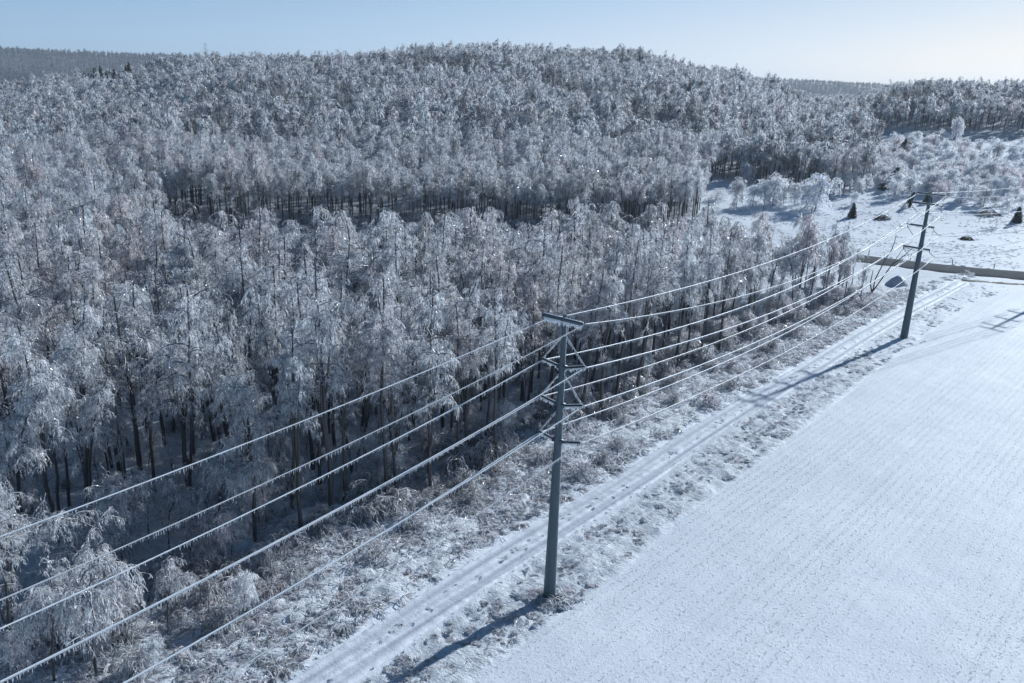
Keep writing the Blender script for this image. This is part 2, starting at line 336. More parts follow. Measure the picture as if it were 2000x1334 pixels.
ROW_ANG = 0.0
def snow_mat(name, mode):
    """mode 'ground' uses vertex masks field / rough; 'track' the wheel tracks"""
    m, nt, out = mat_new(name); L = nt.links
    p = nt.nodes.new('ShaderNodeBsdfPrincipled'); p.inputs['Roughness'].default_value = .6; p.inputs['Specular IOR Level'].default_value = .25
    p.inputs['IOR'].default_value = 1.31
    O = coords(nt)
    base = ramp(nt, noise(nt, O, .12, 4), [(.3, (.62, .67, .74)), (.7, (.72, .76, .82))])
    fine = noise(nt, O, 2.2, 5, .7); mid = noise(nt, O, .5, 4, .6)
    if mode == 'ground':
        at = nt.nodes.new('ShaderNodeAttribute'); at.attribute_name = 'zone'
        sp = nt.nodes.new('ShaderNodeSeparateColor'); L.new(at.outputs['Color'], sp.inputs[0]); field, rough_, wood = sp.outputs[0], sp.outputs[1], sp.outputs[2]
        # stubble rows
        rv = vrot(nt, ROWS, (1, 1, 1)); sx_ = nt.nodes.new('ShaderNodeSeparateXYZ'); L.new(rv, sx_.inputs[0])
        wob = math_n(nt, 'MULTIPLY', noise(nt, O, .08, 2), .4)
        rows = math_n(nt, 'MULTIPLY_ADD', math_n(nt, 'COSINE', math_n(nt, 'MULTIPLY', math_n(nt, 'ADD', sx_.outputs[1], wob), 8.27)), .5, .5)
        specks = noise(nt, vrot(nt, ROWS, (3.4, 5.5, 1)), 1.0, 4, .75)
        big = noise(nt, vrot(nt, ROWS, (.02, .12, 1)), 1.0, 3)
        s = math_n(nt, 'ADD', math_n(nt, 'MULTIPLY', rows, .06), specks)
        s = math_n(nt, 'ADD', s, math_n(nt, 'MULTIPLY', math_n(nt, 'SUBTRACT', big, .5), .16))
        stub = math_n(nt, 'MULTIPLY', ramp(nt, s, [(.625, (0, 0, 0)), (.69, (1, 1, 1))]), field)
        stripes = noise(nt, vrot(nt, ROWS, (.03, 1.3, 1)), 1.0, 3)
        base = mixc(nt, math_n(nt, 'MULTIPLY', field, math_n(nt, 'MULTIPLY', ramp(nt, stripes, [(.42, (0, 0, 0)), (.62, (1, 1, 1))]), .16)), base, (.42, .45, .50))
        c = mixc(nt, math_n(nt, 'MULTIPLY', stub, .58), base, (.34, .34, .35))
        # rough verge: grass litter through thin snow
        lit = noise(nt, vrot(nt, .5, (2.2, 5.0, 2)), 1.0, 5, .75)
        l2 = ramp(nt, math_n(nt, 'ADD', lit, math_n(nt, 'MULTIPLY', math_n(nt, 'SUBTRACT', mid, .5), .5)), [(.56, (0, 0, 0)), (.66, (1, 1, 1))])
        c = mixc(nt, math_n(nt, 'MULTIPLY', math_n(nt, 'MULTIPLY', l2, rough_), .7), c, (.34, .32, .31))
        l3 = ramp(nt, fine, [(.50, (0, 0, 0)), (.62, (1, 1, 1))])
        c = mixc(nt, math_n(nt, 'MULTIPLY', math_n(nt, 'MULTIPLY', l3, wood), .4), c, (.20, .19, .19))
        c = mixc(nt, at.outputs['Alpha'], c, (.12, .135, .155))   # woods' floor darkened: twig thicket, plus shade painted into the gap
        L.new(c, p.inputs['Base Color'])
        h = math_n(nt, 'MULTIPLY', math_n(nt, 'MULTIPLY', s, field), .07)
        h = math_n(nt, 'ADD', h, math_n(nt, 'MULTIPLY', math_n(nt, 'ADD', lit, fine), math_n(nt, 'MULTIPLY', rough_, .22)))
        h = math_n(nt, 'ADD', h, math_n(nt, 'MULTIPLY', fine, .035))
        h = math_n(nt, 'ADD', h, math_n(nt, 'MULTIPLY', stub, .03))
    else:
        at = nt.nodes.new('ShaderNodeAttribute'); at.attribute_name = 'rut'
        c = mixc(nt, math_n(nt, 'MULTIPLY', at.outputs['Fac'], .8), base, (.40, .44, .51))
        lit = ramp(nt, noise(nt, vrot(nt, .5, (2.2, 4.5, 2)), 1.0, 5, .75), [(.60, (0, 0, 0)), (.68, (1, 1, 1))])
        c = mixc(nt, math_n(nt, 'MULTIPLY', math_n(nt, 'MULTIPLY', lit, math_n(nt, 'SUBTRACT', 1, at.outputs['Fac'])), .55), c, (.34, .32, .31)); L.new(c, p.inputs['Base Color'])
        h = math_n(nt, 'MULTIPLY', fine, .07)
    b = nt.nodes.new('ShaderNodeBump'); b.inputs['Strength'].default_value = .9; b.inputs['Distance'].default_value = 1.0
    L.new(h, b.inputs['Height']); L.new(b.outputs[0], p.inputs['Normal'])
    L.new(p.outputs[0], out.inputs[0]); return m
_a, _b = G(1642, 1040), G(1902, 796)
ROWS = -math.atan2(_b[1]-_a[1], _b[0]-_a[0])

# ------------------------------------------------------------------ ground
def axis(lo, hi, step, end, g=1.06):
    a = list(np.arange(lo, hi, step)); s = step; x = hi
    while x < end: a.append(x); s *= g; x += s
    a.append(end); x = lo; s = step; b = []
    while x > -end: s *= g; x -= s; b.append(max(x, -end))
    return np.array(b[::-1]+a)
gx = axis(-30, 72, .21, 6500); gy = axis(36, 130, .21, 6500)
X, Y = np.meshgrid(gx, gy, indexing='ij'); Xf, Yf = X.ravel(), Y.ravel()
Z = terrain(Xf, Yf)
dT, sT, aT = poly_dist(Xf, Yf, TRACK); dE, sE, aE = poly_dist(Xf, Yf, EDGE); dW, sW, aW = poly_dist(Xf, Yf, WOODEDGE)
dR, sR, aR = poly_dist(Xf, Yf, ROAD)
near = np.clip((190-np.hypot(Xf, Yf))/20, 0, 1)
beyond_road = (sR < 0) | (Yf > 205)
field = np.clip(np.where(sE > 0, dE, -dE)/.8+.2, 0, 1)*(~beyond_road)
rough = (1-field)*np.clip((dT-1.7)/.8, 0, 1)
rr0 = np.hypot(Xf, Yf); tt0 = Xf/np.maximum(Yf, 1)
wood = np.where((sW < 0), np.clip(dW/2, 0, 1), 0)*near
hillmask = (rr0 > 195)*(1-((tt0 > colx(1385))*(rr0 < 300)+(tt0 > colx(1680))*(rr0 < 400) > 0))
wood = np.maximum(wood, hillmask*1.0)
rough = np.where(beyond_road, .45, rough)
far_clear = np.hypot(Xf, Yf) > 230
rough = np.where(far_clear, .35, rough)
rough = np.where((~beyond_road) & (sT > 0) & (aT > 150), rough*.45, rough)
rg = rough*near*(Yf < 190)
Z = Z + rg*((np.abs(lattice_noise(Xf, Yf, 9, .5))-.2)*.34+lattice_noise(Xf, Yf, 1, .9)*.24+lattice_noise(Xf, Yf, 2, 2.4)*.32+lattice_noise(Xf, Yf, 3, 7)*.25) \
      + near*field*(lattice_noise(Xf, Yf, 4, 9)*.10+lattice_noise(Xf, Yf, 8, 1.2)*.03)
Z = Z - .10*np.clip(1-(dT-1.1)/.6, 0, 1)*(Yf < 168)
Z = Z - .2*np.clip(1-(dR-4.6)/.8, 0, 1)
nx, ny = len(gx), len(gy)
ii = (np.arange(nx-1)[:, None]*ny+np.arange(ny-1)[None, :]).ravel()
quads = np.stack([ii, ii+ny, ii+ny+1, ii+1], 1)
M['snow'] = snow_mat('crusted_snow', 'ground'); M['track'] = snow_mat('packed_snow', 'track')
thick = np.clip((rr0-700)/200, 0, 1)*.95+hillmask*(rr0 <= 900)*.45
thick = np.maximum(thick, .8*(rr0 > 125)*(rr0 < 260)*(tt0 < colx(1375))*(tt0 > colx(150))*(sW < 0))  # snow between near wood and hill darkened to stand for shade
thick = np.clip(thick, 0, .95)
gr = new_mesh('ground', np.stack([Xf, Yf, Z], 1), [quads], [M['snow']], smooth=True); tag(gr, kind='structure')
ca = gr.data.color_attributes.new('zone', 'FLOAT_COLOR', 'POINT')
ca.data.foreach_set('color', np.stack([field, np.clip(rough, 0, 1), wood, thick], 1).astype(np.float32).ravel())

def resample(line, step):
    line = np.array(line); s = np.r_[0, np.cumsum(np.hypot(*np.diff(line, axis=0).T))]; t = np.arange(0, s[-1]+1e-6, step)
    p = np.stack([np.interp(t, s, line[:, 0]), np.interp(t, s, line[:, 1])], 1)
    k = max(1, int(6/step)); ker = np.ones(2*k+1)/(2*k+1); q = np.pad(p, ((k, k), (0, 0)), mode='edge')
    p = np.stack([np.convolve(q[:, i], ker, 'valid') for i in (0, 1)], 1)
    d = np.gradient(p, axis=0); d /= np.linalg.norm(d, axis=1, keepdims=True); return p, np.stack([d[:, 1], -d[:, 0]], 1)
def strip(name, line, offs, prof, mat, step=.4, jitter=.0):
    p, n = resample(line, step); offs = np.array(offs); K = len(offs)
    XY = p[:, None]+n[:, None]*offs[None, :, None]; x, y = XY[..., 0].ravel(), XY[..., 1].ravel()
    z = terrain(x, y)+np.tile(prof, len(p))
    if jitter: z = z+jitter*np.tile(np.r_[0, np.ones(K-2), 0]*(1-.75*np.exp(-((np.abs(offs)-.85)/.3)**2)), len(p))*(lattice_noise(x, y, 31, .7)+lattice_noise(x, y, 32, .3)*.6)
    i = (np.arange(len(p)-1)[:, None]*K+np.arange(K-1)[None]).ravel()
    o = new_mesh(name, np.stack([x, y, z], 1), [np.stack([i, i+1, i+K+1, i+K], 1)], [mat], smooth=True)
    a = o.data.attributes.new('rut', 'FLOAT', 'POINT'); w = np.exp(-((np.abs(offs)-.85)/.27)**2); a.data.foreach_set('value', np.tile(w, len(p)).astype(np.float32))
    return tag(o, kind='structure')
offs = np.linspace(-1.75, 1.75, 21)
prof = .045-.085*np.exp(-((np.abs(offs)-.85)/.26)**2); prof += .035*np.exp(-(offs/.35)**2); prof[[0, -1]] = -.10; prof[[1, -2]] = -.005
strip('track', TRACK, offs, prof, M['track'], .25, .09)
m, nt, out = mat_new('wet_asphalt'); p = nt.nodes.new('ShaderNodeBsdfPrincipled')
c = ramp(nt, noise(nt, coords(nt), .6, 5), [(.3, (.11, .117, .122)), (.7, (.14, .148, .152))]); nt.links.new(c, p.inputs['Base Color']); p.inputs['Roughness'].default_value = .85; p.inputs['Specular IOR Level'].default_value = 0.0
sn = ramp(nt, noise(nt, coords(nt), .35, 6, .7), [(.60, (0, 0, 0)), (.70, (1, 1, 1))]); nt.links.new(mixc(nt, math_n(nt, 'MULTIPLY', sn, .35), c, (.55, .58, .62)), p.inputs['Base Color'])
nt.links.new(p.outputs[0], out.inputs[0]); M['asphalt'] = m
strip('road', ROAD, [-4.7, -4.4, -1.5, 1.5, 4.4, 4.7], [-.12, .02, .05, .05, .02, -.12], M['asphalt'], 1.0)
M['verge'] = flat_mat('frozen_dead_grass', (.16, .15, .11), .9, bump=.6, scale=3, var=.5)

p_ = resample([(x, y) for x, y in ROAD if x > 90], 1.0)
strip('road_verge', [G(1862, 544.5), G(1900, 548.5), G(1950, 553), G(2000, 556.5), G(2120, 563)], [-1.1, -.8, -.3, .3, .9, 1.2], [-.25, .02, .10, .08, .0, -.25], M['verge'], .5, .25)

# ------------------------------------------------------------------ trees
def unit(v): return v/np.maximum(np.linalg.norm(v, axis=-1, keepdims=True), 1e-9)
def droop_paths(S, D, Ln, K, grav, r, wig=.12):
    """S (N,3) starts, D (N,3) directions, Ln (N,) lengths; bend towards the ground along the way"""
    P = np.empty((len(S), K, 3)); P[:, 0] = S; d = unit(D.copy()); st = (Ln/(K-1))[:, None]
    g = np.broadcast_to(np.asarray(grav, float), (len(S),))[:, None]
    for k in range(1, K):
        d = unit(d+np.array([0, 0, -1.0])*g/(K-1)*1.0+r.normal(0, wig, d.shape)); P[:, k] = P[:, k-1]+d*st
    return P
def on_paths(P, idx, t):
    K = P.shape[1]; u = np.clip(t, 0, .9999)*(K-1); k = u.astype(int); f = (u-k)[:, None]
    a = P[idx, k]; b = P[idx, k+1]; return a*(1-f)+b*f, unit(b-a)
def make_tree(seed, h=17., spread=2.2, n_lead=3, crown_lo=.38, nb=60, n1=1000, n2=2200, r1=.017, r2=.012, lean=.6, trunk_r=.17, droop=2.6, arch=.0, twlen=1.3, ksides=(7, 4, 3), K=(12, 7, 5, 3)):
    r = np.random.default_rng(seed); tr = Geo(); cr = Geo()
    # leaders
    leads = []; lr = []
    a0 = r.uniform(0, 6.28); topx = np.array([math.cos(a0), math.sin(a0)])*lean*r.uniform(.3, 1)
    t = np.linspace(0, 1, K[0]); w = r.normal(0, .18, (K[0], 2)); w[0] = 0; w = np.cumsum(w, 0)*.35
    main = np.stack([topx[0]*t**1.6+w[:, 0], topx[1]*t**1.6+w[:, 1], h*t-.25], 1)
    if arch: main[:, 2] -= arch*h*t**5*.35; main[:, :2] += topx/np.linalg.norm(topx)*(arch*h*.28*t**3)[:, None]
    leads.append(main); lr.append(trunk_r*(1-.8*t)+.014)
    for i in range(n_lead-1):
        s = r.uniform(.2, .58); k0 = s*(K[0]-1); p0 = main[int(k0)]*(1-k0 % 1)+main[min(int(k0)+1, K[0]-1)]*(k0 % 1)
        az = r.uniform(0, 6.28); hh = h*r.uniform(.78, .97)-p0[2]; out = spread*r.uniform(.35, .85)
        q = np.stack([p0[0]+math.cos(az)*out*t**.75, p0[1]+math.sin(az)*out*t**.75, p0[2]+hh*t], 1)
        q[1:, :2] += np.cumsum(r.normal(0, .12, (K[0]-1, 2)), 0)*.4
        q[:, 2] -= hh*.12*t**5
        leads.append(q); lr.append((trunk_r*(1-.75*s)*.62)*(1-.85*t)+.01)
    LP = np.array(leads); LR = np.array(lr); v, f = tubes(LP, LR, ksides[0]); tr.add(v, f, 0)
    # branches
    nbr = nb; li = r.integers(0, n_lead, nbr); li = np.where(r.random(nbr) < .35, 0, li)
    tt = np.where(li == 0, r.uniform(crown_lo, .99, nbr), r.uniform(min(.35, crown_lo), .99, nbr))
    S, T = on_paths(LP, li, tt); az = r.uniform(0, 6.28, nbr); rel = S[:, 2]/h
    tilt = r.uniform(.5, 1.3, nbr)
    D = unit(np.stack([np.cos(az)*tilt, np.sin(az)*tilt, np.full(nbr, 1.0)], 1))
    Lb = spread*r.uniform(.7, 1.5, nbr)*(1.15-.75*np.clip((rel-.55)/.45, 0, 1)**1.5)
    BP = droop_paths(S, D, Lb, K[1], droop*r.uniform(.5, 1.2, nbr), r, .13)
    bt = np.linspace(0, 1, K[1])[None]; br = (.058*(Lb/3)[:, None]*(1-.75*bt)+.012)*(max(trunk_r, .07)/.17)**.5
    v, f = tubes(BP, br, ksides[1]); cr.add(v, f, 1)
    # leaders' tips join the branches as hosts
    tip = []
    for q in LP:
        a = q[int(K[0]*.55):]; s = np.linspace(0, len(a)-1, K[1]); tip.append(np.stack([np.interp(s, range(len(a)), a[:, k]) for k in range(3)], 1))
    HP = np.concatenate([BP, np.array(tip)]); wts = np.r_[Lb, np.full(len(tip), spread*1.4)]; wts = wts/wts.sum()
    i1 = r.choice(len(HP), n1, p=wts); t1 = r.uniform(.12, 1, n1)**.8; S, T = on_paths(HP, i1, t1)
    D = unit(T*r.uniform(.2, 1.1, (n1, 1))+r.normal(0, .7, (n1, 3)))
    L1 = twlen*r.uniform(.45, 1.25, n1)*np.where(r.random(n1) < .12, 1.5, 1)
    T1 = droop_paths(S, D, L1, K[2], 3.0*r.uniform(.3, 1.5, n1), r, .22)
    T1[:, :, 2] = np.maximum(T1[:, :, 2], .05)
    tw = np.linspace(0, 1, K[2])[None]; v, f = ribbons(T1, np.full((n1, 1), 2.3*r1)*(1.1-.55*tw)*r.uniform(.7, 1.5, (n1, 1)), r); cr.add(v, f, 0)
    if n2:
        i2 = r.integers(0, n1, n2); t2 = r.uniform(.1, 1, n2); S, T = on_paths(T1, i2, t2)
        D = unit(T*.5+r.normal(0, .6, (n2, 3))+np.array([0, 0, -.25])); L2 = twlen*r.uniform(.12, .42, n2)
        T2 = droop_paths(S, D, L2, K[3], 1.4, r, .2); T2[:, :, 2] = np.maximum(T2[:, :, 2], .03)
        v, f = ribbons(T2, np.full((n2, 1), 2.3*r2)*np.array([[1.2]+[1]*(K[3]-2)+[.35]])*r.uniform(.7, 1.6, (n2, 1)), r); cr.add(v, f, 0)
    return tr, cr

def tree_proto(name, seed, mats=('bark', 'twig'), linked=True, **kw):
    tr, cr = make_tree(seed, **kw)
    return tr, cr
protos = {}
def build_proto(key, seed, twig='twig', name='iced_tree', **kw):
    tr, cr = make_tree(seed, **kw)
    t = tr.build('trunk', [M['bark']], None, True, False); c = cr.build('crown', [M[twig], M['limb']], None, False, False)
    protos[key] = (t, c, kw.get('h', 17.)); return protos[key]
for k in range(9):
    build_proto('tall%d' % k, 100+k, h=18.+(k % 3), spread=1.25+.2*(k % 4), n_lead=2+k % 3, crown_lo=.52+.06*(k % 3), nb=62, n1=1050, n2=3900, twlen=.85, r1=.013, r2=.0135, droop=2.0, arch=(.0, .0, .5, 0, .25, 0, .8, 1.25, .1)[k], trunk_r=.15+.03*(k % 3), lean=(.6, 1.6, 1, .5, 2.2, .8, 1.2, 2.4, 1.)[k])
build_proto('snag0', 151, h=17, spread=1.5, n_lead=3, crown_lo=.4, nb=60, n1=260, n2=500, twlen=.6, trunk_r=.16, droop=1.2)
build_proto('snag1', 152, h=14, spread=1.2, n_lead=2, crown_lo=.35, nb=40, n1=160, n2=300, twlen=.6, trunk_r=.17, droop=.9, lean=2.)
for k in range(4):
    build_proto('mid%d' % k, 200+k, h=9.5, spread=1.6, n_lead=2+k % 2, crown_lo=.46, nb=44, n1=750, n2=2200, arch=(.3, .9, .6, 1.1)[k], trunk_r=.085, twlen=.9, lean=1.0, r2=.017)
for k in range(4):
    build_proto('small%d' % k, 300+k, twig='twig_bright', h=4.6, spread=1.25, n_lead=3, crown_lo=.12, nb=34, n1=420, n2=700, arch=(.0, .4, .8, .2)[k], trunk_r=.045, twlen=.75, r1=.02, r2=.014)
for k in range(4):   # low iced shrub mounds
    build_proto('shrub%d' % k, 400+k, twig='shrub', h=1.7, spread=1.0, n_lead=6, crown_lo=.05, nb=46, n1=420, n2=500, arch=.4, trunk_r=.022, twlen=.5, r1=.012, r2=.009, droop=3.4, K=(7, 6, 4, 3))
for k in range(4):   # fine upright saplings of the understorey
    build_proto('haze%d' % k, 460+k, twig='twig_bright', h=4.5, spread=1.0, n_lead=5, crown_lo=.1, nb=60, n1=900, n2=2200, arch=(.0, .5, .2, .8)[k], trunk_r=.03, twlen=.6, r1=.0065, r2=.0065, droop=1.8, K=(7, 5, 4, 3), lean=1.2)
for k in range(4):   # bushy, iced down to the ground
    build_proto('bush%d' % k, 450+k, twig='twig_bright', h=6.5, spread=1.35, n_lead=4, crown_lo=.06, nb=60, n1=1100, n2=2600, arch=(.0, .3, .1, .7)[k], trunk_r=.06, twlen=.8, r1=.017, r2=.019, droop=2.4)
for k in range(6):   # light versions for the distance
    build_proto('far%d' % k, 500+k, twig='twig_far', h=16.5+k % 3, spread=1.75+.25*(k % 3), n_lead=2+k % 2, crown_lo=.46, nb=26, n1=360, n2=0, r1=.085, twlen=1.5, trunk_r=.17, arch=(.0, .3, .6, 0, .9, .1)[k], ksides=(4, 3, 3), K=(6, 5, 4, 2))
for k in range(3):
    build_proto('dim%d' % k, 560+k, twig='twig_dim', h=15.5+k, spread=2.0, n_lead=3, crown_lo=.4, nb=30, n1=330, n2=0, r1=.075, twlen=1.4, trunk_r=.2, ksides=(4, 3, 3), K=(6, 5, 4, 2))
    build_proto('ridge%d' % k, 540+k, twig='twig_ridge', h=17.+k, spread=2.6, n_lead=2, crown_lo=.2, nb=16, n1=160, n2=0, r1=.13, twlen=2.0, ksides=(4, 3, 3), K=(5, 4, 3, 2))
    build_proto('midfar%d' % k, 520+k, twig='twig', h=17.+k, spread=1.7, n_lead=3, crown_lo=.53, nb=40, n1=900, n2=1500, r1=.022, r2=.022, twlen=1.2, trunk_r=.17, arch=(.0, .4, .7)[k], ksides=(5, 3, 3), K=(8, 6, 4, 3))

tree_count = {}
def put_tree(key, x, y, height, label, cat='tree', group=None, name='iced_tree', rz=None, z=None, squash=1.0, lean=None):
    t, c, h0 = protos[key]
    if z is None: z = float(terrain(np.array([x]), np.array([y]))[0])
    e = empty(name, (x, y, z), rnd.uniform(0, 6.28) if rz is None else rz)
    if lean: e.rotation_euler = (lean[0], lean[1], e.rotation_euler[2])
    s = height/h0; e.scale = (s*squash, s*squash, s)
    tag(e, label, cat, group)
    for o in (t, c):
        q = o.copy(); COL.objects.link(q); q.parent = e
    return e

# --- sampling of trunk positions (Poisson-like)
def poisson(poly, dmin, n_try, seed, keep=None, existing=None):
    r = np.random.default_rng(seed); P = np.array(poly); lo, hi = P.min(0), P.max(0)
    pts = []; grid = {}
    def ok(x, y):
        gi, gj = int(x//dmin), int(y//dmin)
        for a in (-1, 0, 1):
            for b in (-1, 0, 1):
                for q in grid.get((gi+a, gj+b), ()):
                    if (q[0]-x)**2+(q[1]-y)**2 < dmin*dmin: return False
        return True
    for q in (existing or []): grid.setdefault((int(q[0]//dmin), int(q[1]//dmin)), []).append(q)
    C = r.random((n_try, 2))*(hi-lo)+lo; m = inside(C[:, 0], C[:, 1], poly); C = C[m]
    if keep is not None: C = C[keep(C[:, 0], C[:, 1])]
    for x, y in C:
        if ok(x, y): grid.setdefault((int(x//dmin), int(y//dmin)), []).append((x, y)); pts.append((float(x), float(y)))
    return pts
def polar(px, r):
    t = colx(px); y = r/math.hypot(1, t); return (t*y, y)
edge_in = WOODEDGE[1:]
NEARWOOD = [(-47, 36), (-30, 36)]+edge_in+[polar(1672, 168), polar(1560, 152), polar(1450, 150), polar(1390, 138), polar(1250, 134), polar(1000, 130), polar(800, 122), polar(600, 118), polar(420, 116), polar(300, 120), polar(270, 150), polar(200, 165), polar(-60, 165)]
pts = poisson(NEARWOOD, 2.6, 14000, 21)
def visible_order(p):
    return math.hypot(p[0], p[1])
pts.sort(key=visible_order)
proj_x = lambda x, y, z: (lambda d: (1000+F_PX*(d@rt)/(d@fwd), 667-F_PX*(d@up)/(d@fwd)))(np.array([x, y, z-CAM_H]))
pts = [p for p in pts if -150 < proj_x(p[0], p[1], 12)[0] < 2100 and proj_x(p[0], p[1], 16)[1] < 1500]
dW_, sW_, aW_ = poly_dist(np.array([p[0] for p in pts]), np.array([p[1] for p in pts]), WOODEDGE)
far_pts = []; n_ind = 0
NEARG = 'ice-coated trees of the near wood'
for (x, y), dw in zip(pts, dW_):
    q = proj_x(x, y, 0); d = math.hypot(x, y)
    # how tall: young growth on the lower left and right end, tall wood behind
    if d > 92 and q[0] < 1380: back = 1.0
    else: back = 1.0
    if dw < 10 and q[0] < 600 and rnd.random() < .38: continue
    young = (dw < 9 and q[0] < 560 and rnd.random() < .6) or (q[0] > 1450 and rnd.random() < .55)
    if dw < 3.0 and rnd.random() < .35: continue
    if q[0] < 150 and d < 48: continue
    hgt = rnd.uniform(14.0, 20.5)*(.92 if q[0] > 1300 else 1)*back
    if q[0] > 1450: hgt = rnd.uniform(13.5, 18)
    if q[0] > 1590: hgt *= .74
    if q[0] < 300: hgt *= .93
    if young: hgt = rnd.uniform(5.5, 10)
    if n_ind >= 280 or (d > 112 and q[0] < 1380):
        far_pts.append((x, y, hgt)); continue
    n_ind += 1
    if young: lab = 'young ice-bent tree at the lower left front of the wood' if q[0] < 700 else 'smaller ice-laden tree at the far right end of the near wood'
    elif dw < 5: lab = ('tall ice-hung tree on the wood edge left of the near pole' if q[0] < 1060 else 'tall ice-hung tree on the wood edge between the two poles')
    elif q[0] < 500: lab = 'tall ice-coated tree deep in the left part of the near wood'
    elif q[0] < 1060: lab = 'tall ice-coated tree deep in the near wood left of the near pole'
    else: lab = 'tall ice-coated tree in the near wood behind the wires'
    key = ('mid%d' % rnd.randrange(4)) if young else ('tall%d' % rnd.randrange(9))
    if not young and n_ind % 13 == 5:
        key = 'snag%d' % rnd.randrange(2); lab = lab.replace('tall ice-coated tree', 'barer dark-limbed tree').replace('tall ice-hung tree', 'barer dark-limbed tree').replace('smaller ice-laden tree', 'barer dark-limbed tree')
    put_tree(key, x, y, hgt, lab, 'tree', lab.replace('tree', 'trees', 1), 'young_iced_tree' if young else 'iced_tree', lean=(rnd.gauss(0, .03), rnd.gauss(0, .03)), squash=rnd.uniform(.9, 1.2))
print('near individual trees', n_ind, 'points', len(pts))

# single trees of the wood's front, set where their trunks meet the ground
def top_height(x, y, ytop):
    lo, hi = 0, 34
    for _ in range(40):
        m_ = (lo+hi)/2
        if proj_x(x, y, m_)[1] > ytop: lo = m_
        else: hi = m_
    return lo
for key, px, py, top, lab in [
 ('tall0', 755, 972, 520, 'slim ice-hung tree with bare dark trunk, second forward trunk left of the near pole'),
 ('tall3', 841, 960, 560, 'slim ice-hung tree standing forward of the wood, nearest to the near pole'),
 ('tall5', 646, 1002, 500, 'tall ice-hung tree at the wood edge left of the two slim forward trunks'),
 ('tall4', 588, 1040, 620, 'leaning ice-hung tree at the wood edge above the brown shrubs'),
 ('tall1', 968, 905, 560, 'ice-hung tree at the wood edge directly left of the pole insulators'),
 ('tall8', 1172, 815, 470, 'ice-hung tree at the wood edge directly right of the near pole'),
 ('tall2', 1242, 775, 450, 'second ice-hung edge tree right of the near pole'),
 ('tall0', 1320, 735, 440, 'ice-hung edge tree standing left of the dark gap between the poles'),
 ('mid1', 326, 1222, 1075, 'small umbrella-shaped tree with white drooping twigs beside the lower left wires'),
 ('mid3', 190, 1318, 1010, 'small ice-bent tree with two dark stems at the bottom left'),
 ('mid0', 106, 1330, 1090, 'thin young iced tree near the bottom left corner'),
 ('tall7', 32, 1262, 890, 'arching ice-laden tree at the left picture edge'),
 ('mid2', 255, 1085, 870, 'drooping iced tree under the uppermost wire at the lower left'),
 ('bush1', 478, 1195, 1105, 'rounded brownish iced bush in front of the wood at the lower left'),
 ('bush3', 300, 1300, 1240, 'low ragged iced bush at the very bottom left')]:
    x, y = G(px, py); put_tree(key, x, y, top_height(x, y, top), lab, 'bush' if key[:4] == 'bush' else 'tree', None, 'iced_bush' if key[:4] == 'bush' else 'iced_tree', z=0)

# --- the far woods: one mass of trees nobody could count, instanced on points
def woods(name, P, heights, keys, seed, dim=False):
    n = len(P); r = np.random.default_rng(seed)
    me = bpy.data.meshes.new(name); me.vertices.add(n)
    z = terrain(P[:, 0], P[:, 1]); me.vertices.foreach_set('co', np.stack([P[:, 0], P[:, 1], z], 1).astype(np.float32).ravel())
    kidx = r.integers(0, len(keys), n)
    if dim:   # stands that shed part of their ice
        q = lattice_noise(P[:, 0], P[:, 1], 91, 38)+.5*lattice_noise(P[:, 0], P[:, 1], 92, 14); dm = r.random(n) < np.clip(.07+2.6*(q-.16), .07, .8)
        kidx = np.where(dm, len(keys)+r.integers(0, 3, n), kidx); keys = keys+['dim0', 'dim1', 'dim2']
    base = np.array([protos[k][2] for k in keys])
    sc = heights/base[kidx]; wd = sc*r.uniform(.9, 1.25, n)
    for nm, ty, data in (('idx', 'INT', kidx.astype(np.int32)), ('rotz', 'FLOAT', r.uniform(0, 6.28, n).astype(np.float32))):
        a = me.attributes.new(nm, ty, 'POINT'); a.data.foreach_set('value', data)
    a = me.attributes.new('scl', 'FLOAT_VECTOR', 'POINT'); a.data.foreach_set('vector', np.stack([wd, wd, sc], 1).astype(np.float32).ravel())
    o = bpy.data.objects.new(name, me); COL.objects.link(o)
    col = bpy.data.collections.new(name+'_kinds')
    for i, k in enumerate(keys):
        sub = bpy.data.collections.new('%s_%02d' % (name, i)); col.children.link(sub)
        for src in protos[k][:2]: sub.objects.link(src.copy())
    ng = bpy.data.node_groups.new(name+'_nodes', 'GeometryNodeTree')
    ng.interface.new_socket('Geometry', in_out='INPUT', socket_type='NodeSocketGeometry'); ng.interface.new_socket('Geometry', in_out='OUTPUT', socket_type='NodeSocketGeometry')
    gi = ng.nodes.new('NodeGroupInput'); go = ng.nodes.new('NodeGroupOutput')
    ci = ng.nodes.new('GeometryNodeCollectionInfo'); ci.inputs['Collection'].default_value = col; ci.inputs['Separate Children'].default_value = True; ci.inputs['Reset Children'].default_value = False
    ip = ng.nodes.new('GeometryNodeInstanceOnPoints'); ip.inputs['Pick Instance'].default_value = True
    def na(nm, ty):
        a = ng.nodes.new('GeometryNodeInputNamedAttribute'); a.data_type = ty; a.inputs['Name'].default_value = nm; return [s for s in a.outputs if s.enabled and s.name == 'Attribute'][0]
    cx = ng.nodes.new('ShaderNodeCombineXYZ'); ng.links.new(na('rotz', 'FLOAT'), cx.inputs[2])
    ng.links.new(gi.outputs[0], ip.inputs['Points']); ng.links.new(ci.outputs[0], ip.inputs['Instance']); ng.links.new(na('idx', 'INT'), ip.inputs['Instance Index'])
    ng.links.new(cx.outputs[0], ip.inputs['Rotation']); ng.links.new(na('scl', 'FLOAT_VECTOR'), ip.inputs['Scale']); ng.links.new(ip.outputs[0], go.inputs[0])
    md = o.modifiers.new('trees', 'NODES'); md.node_group = ng
    return tag(o, kind='stuff')

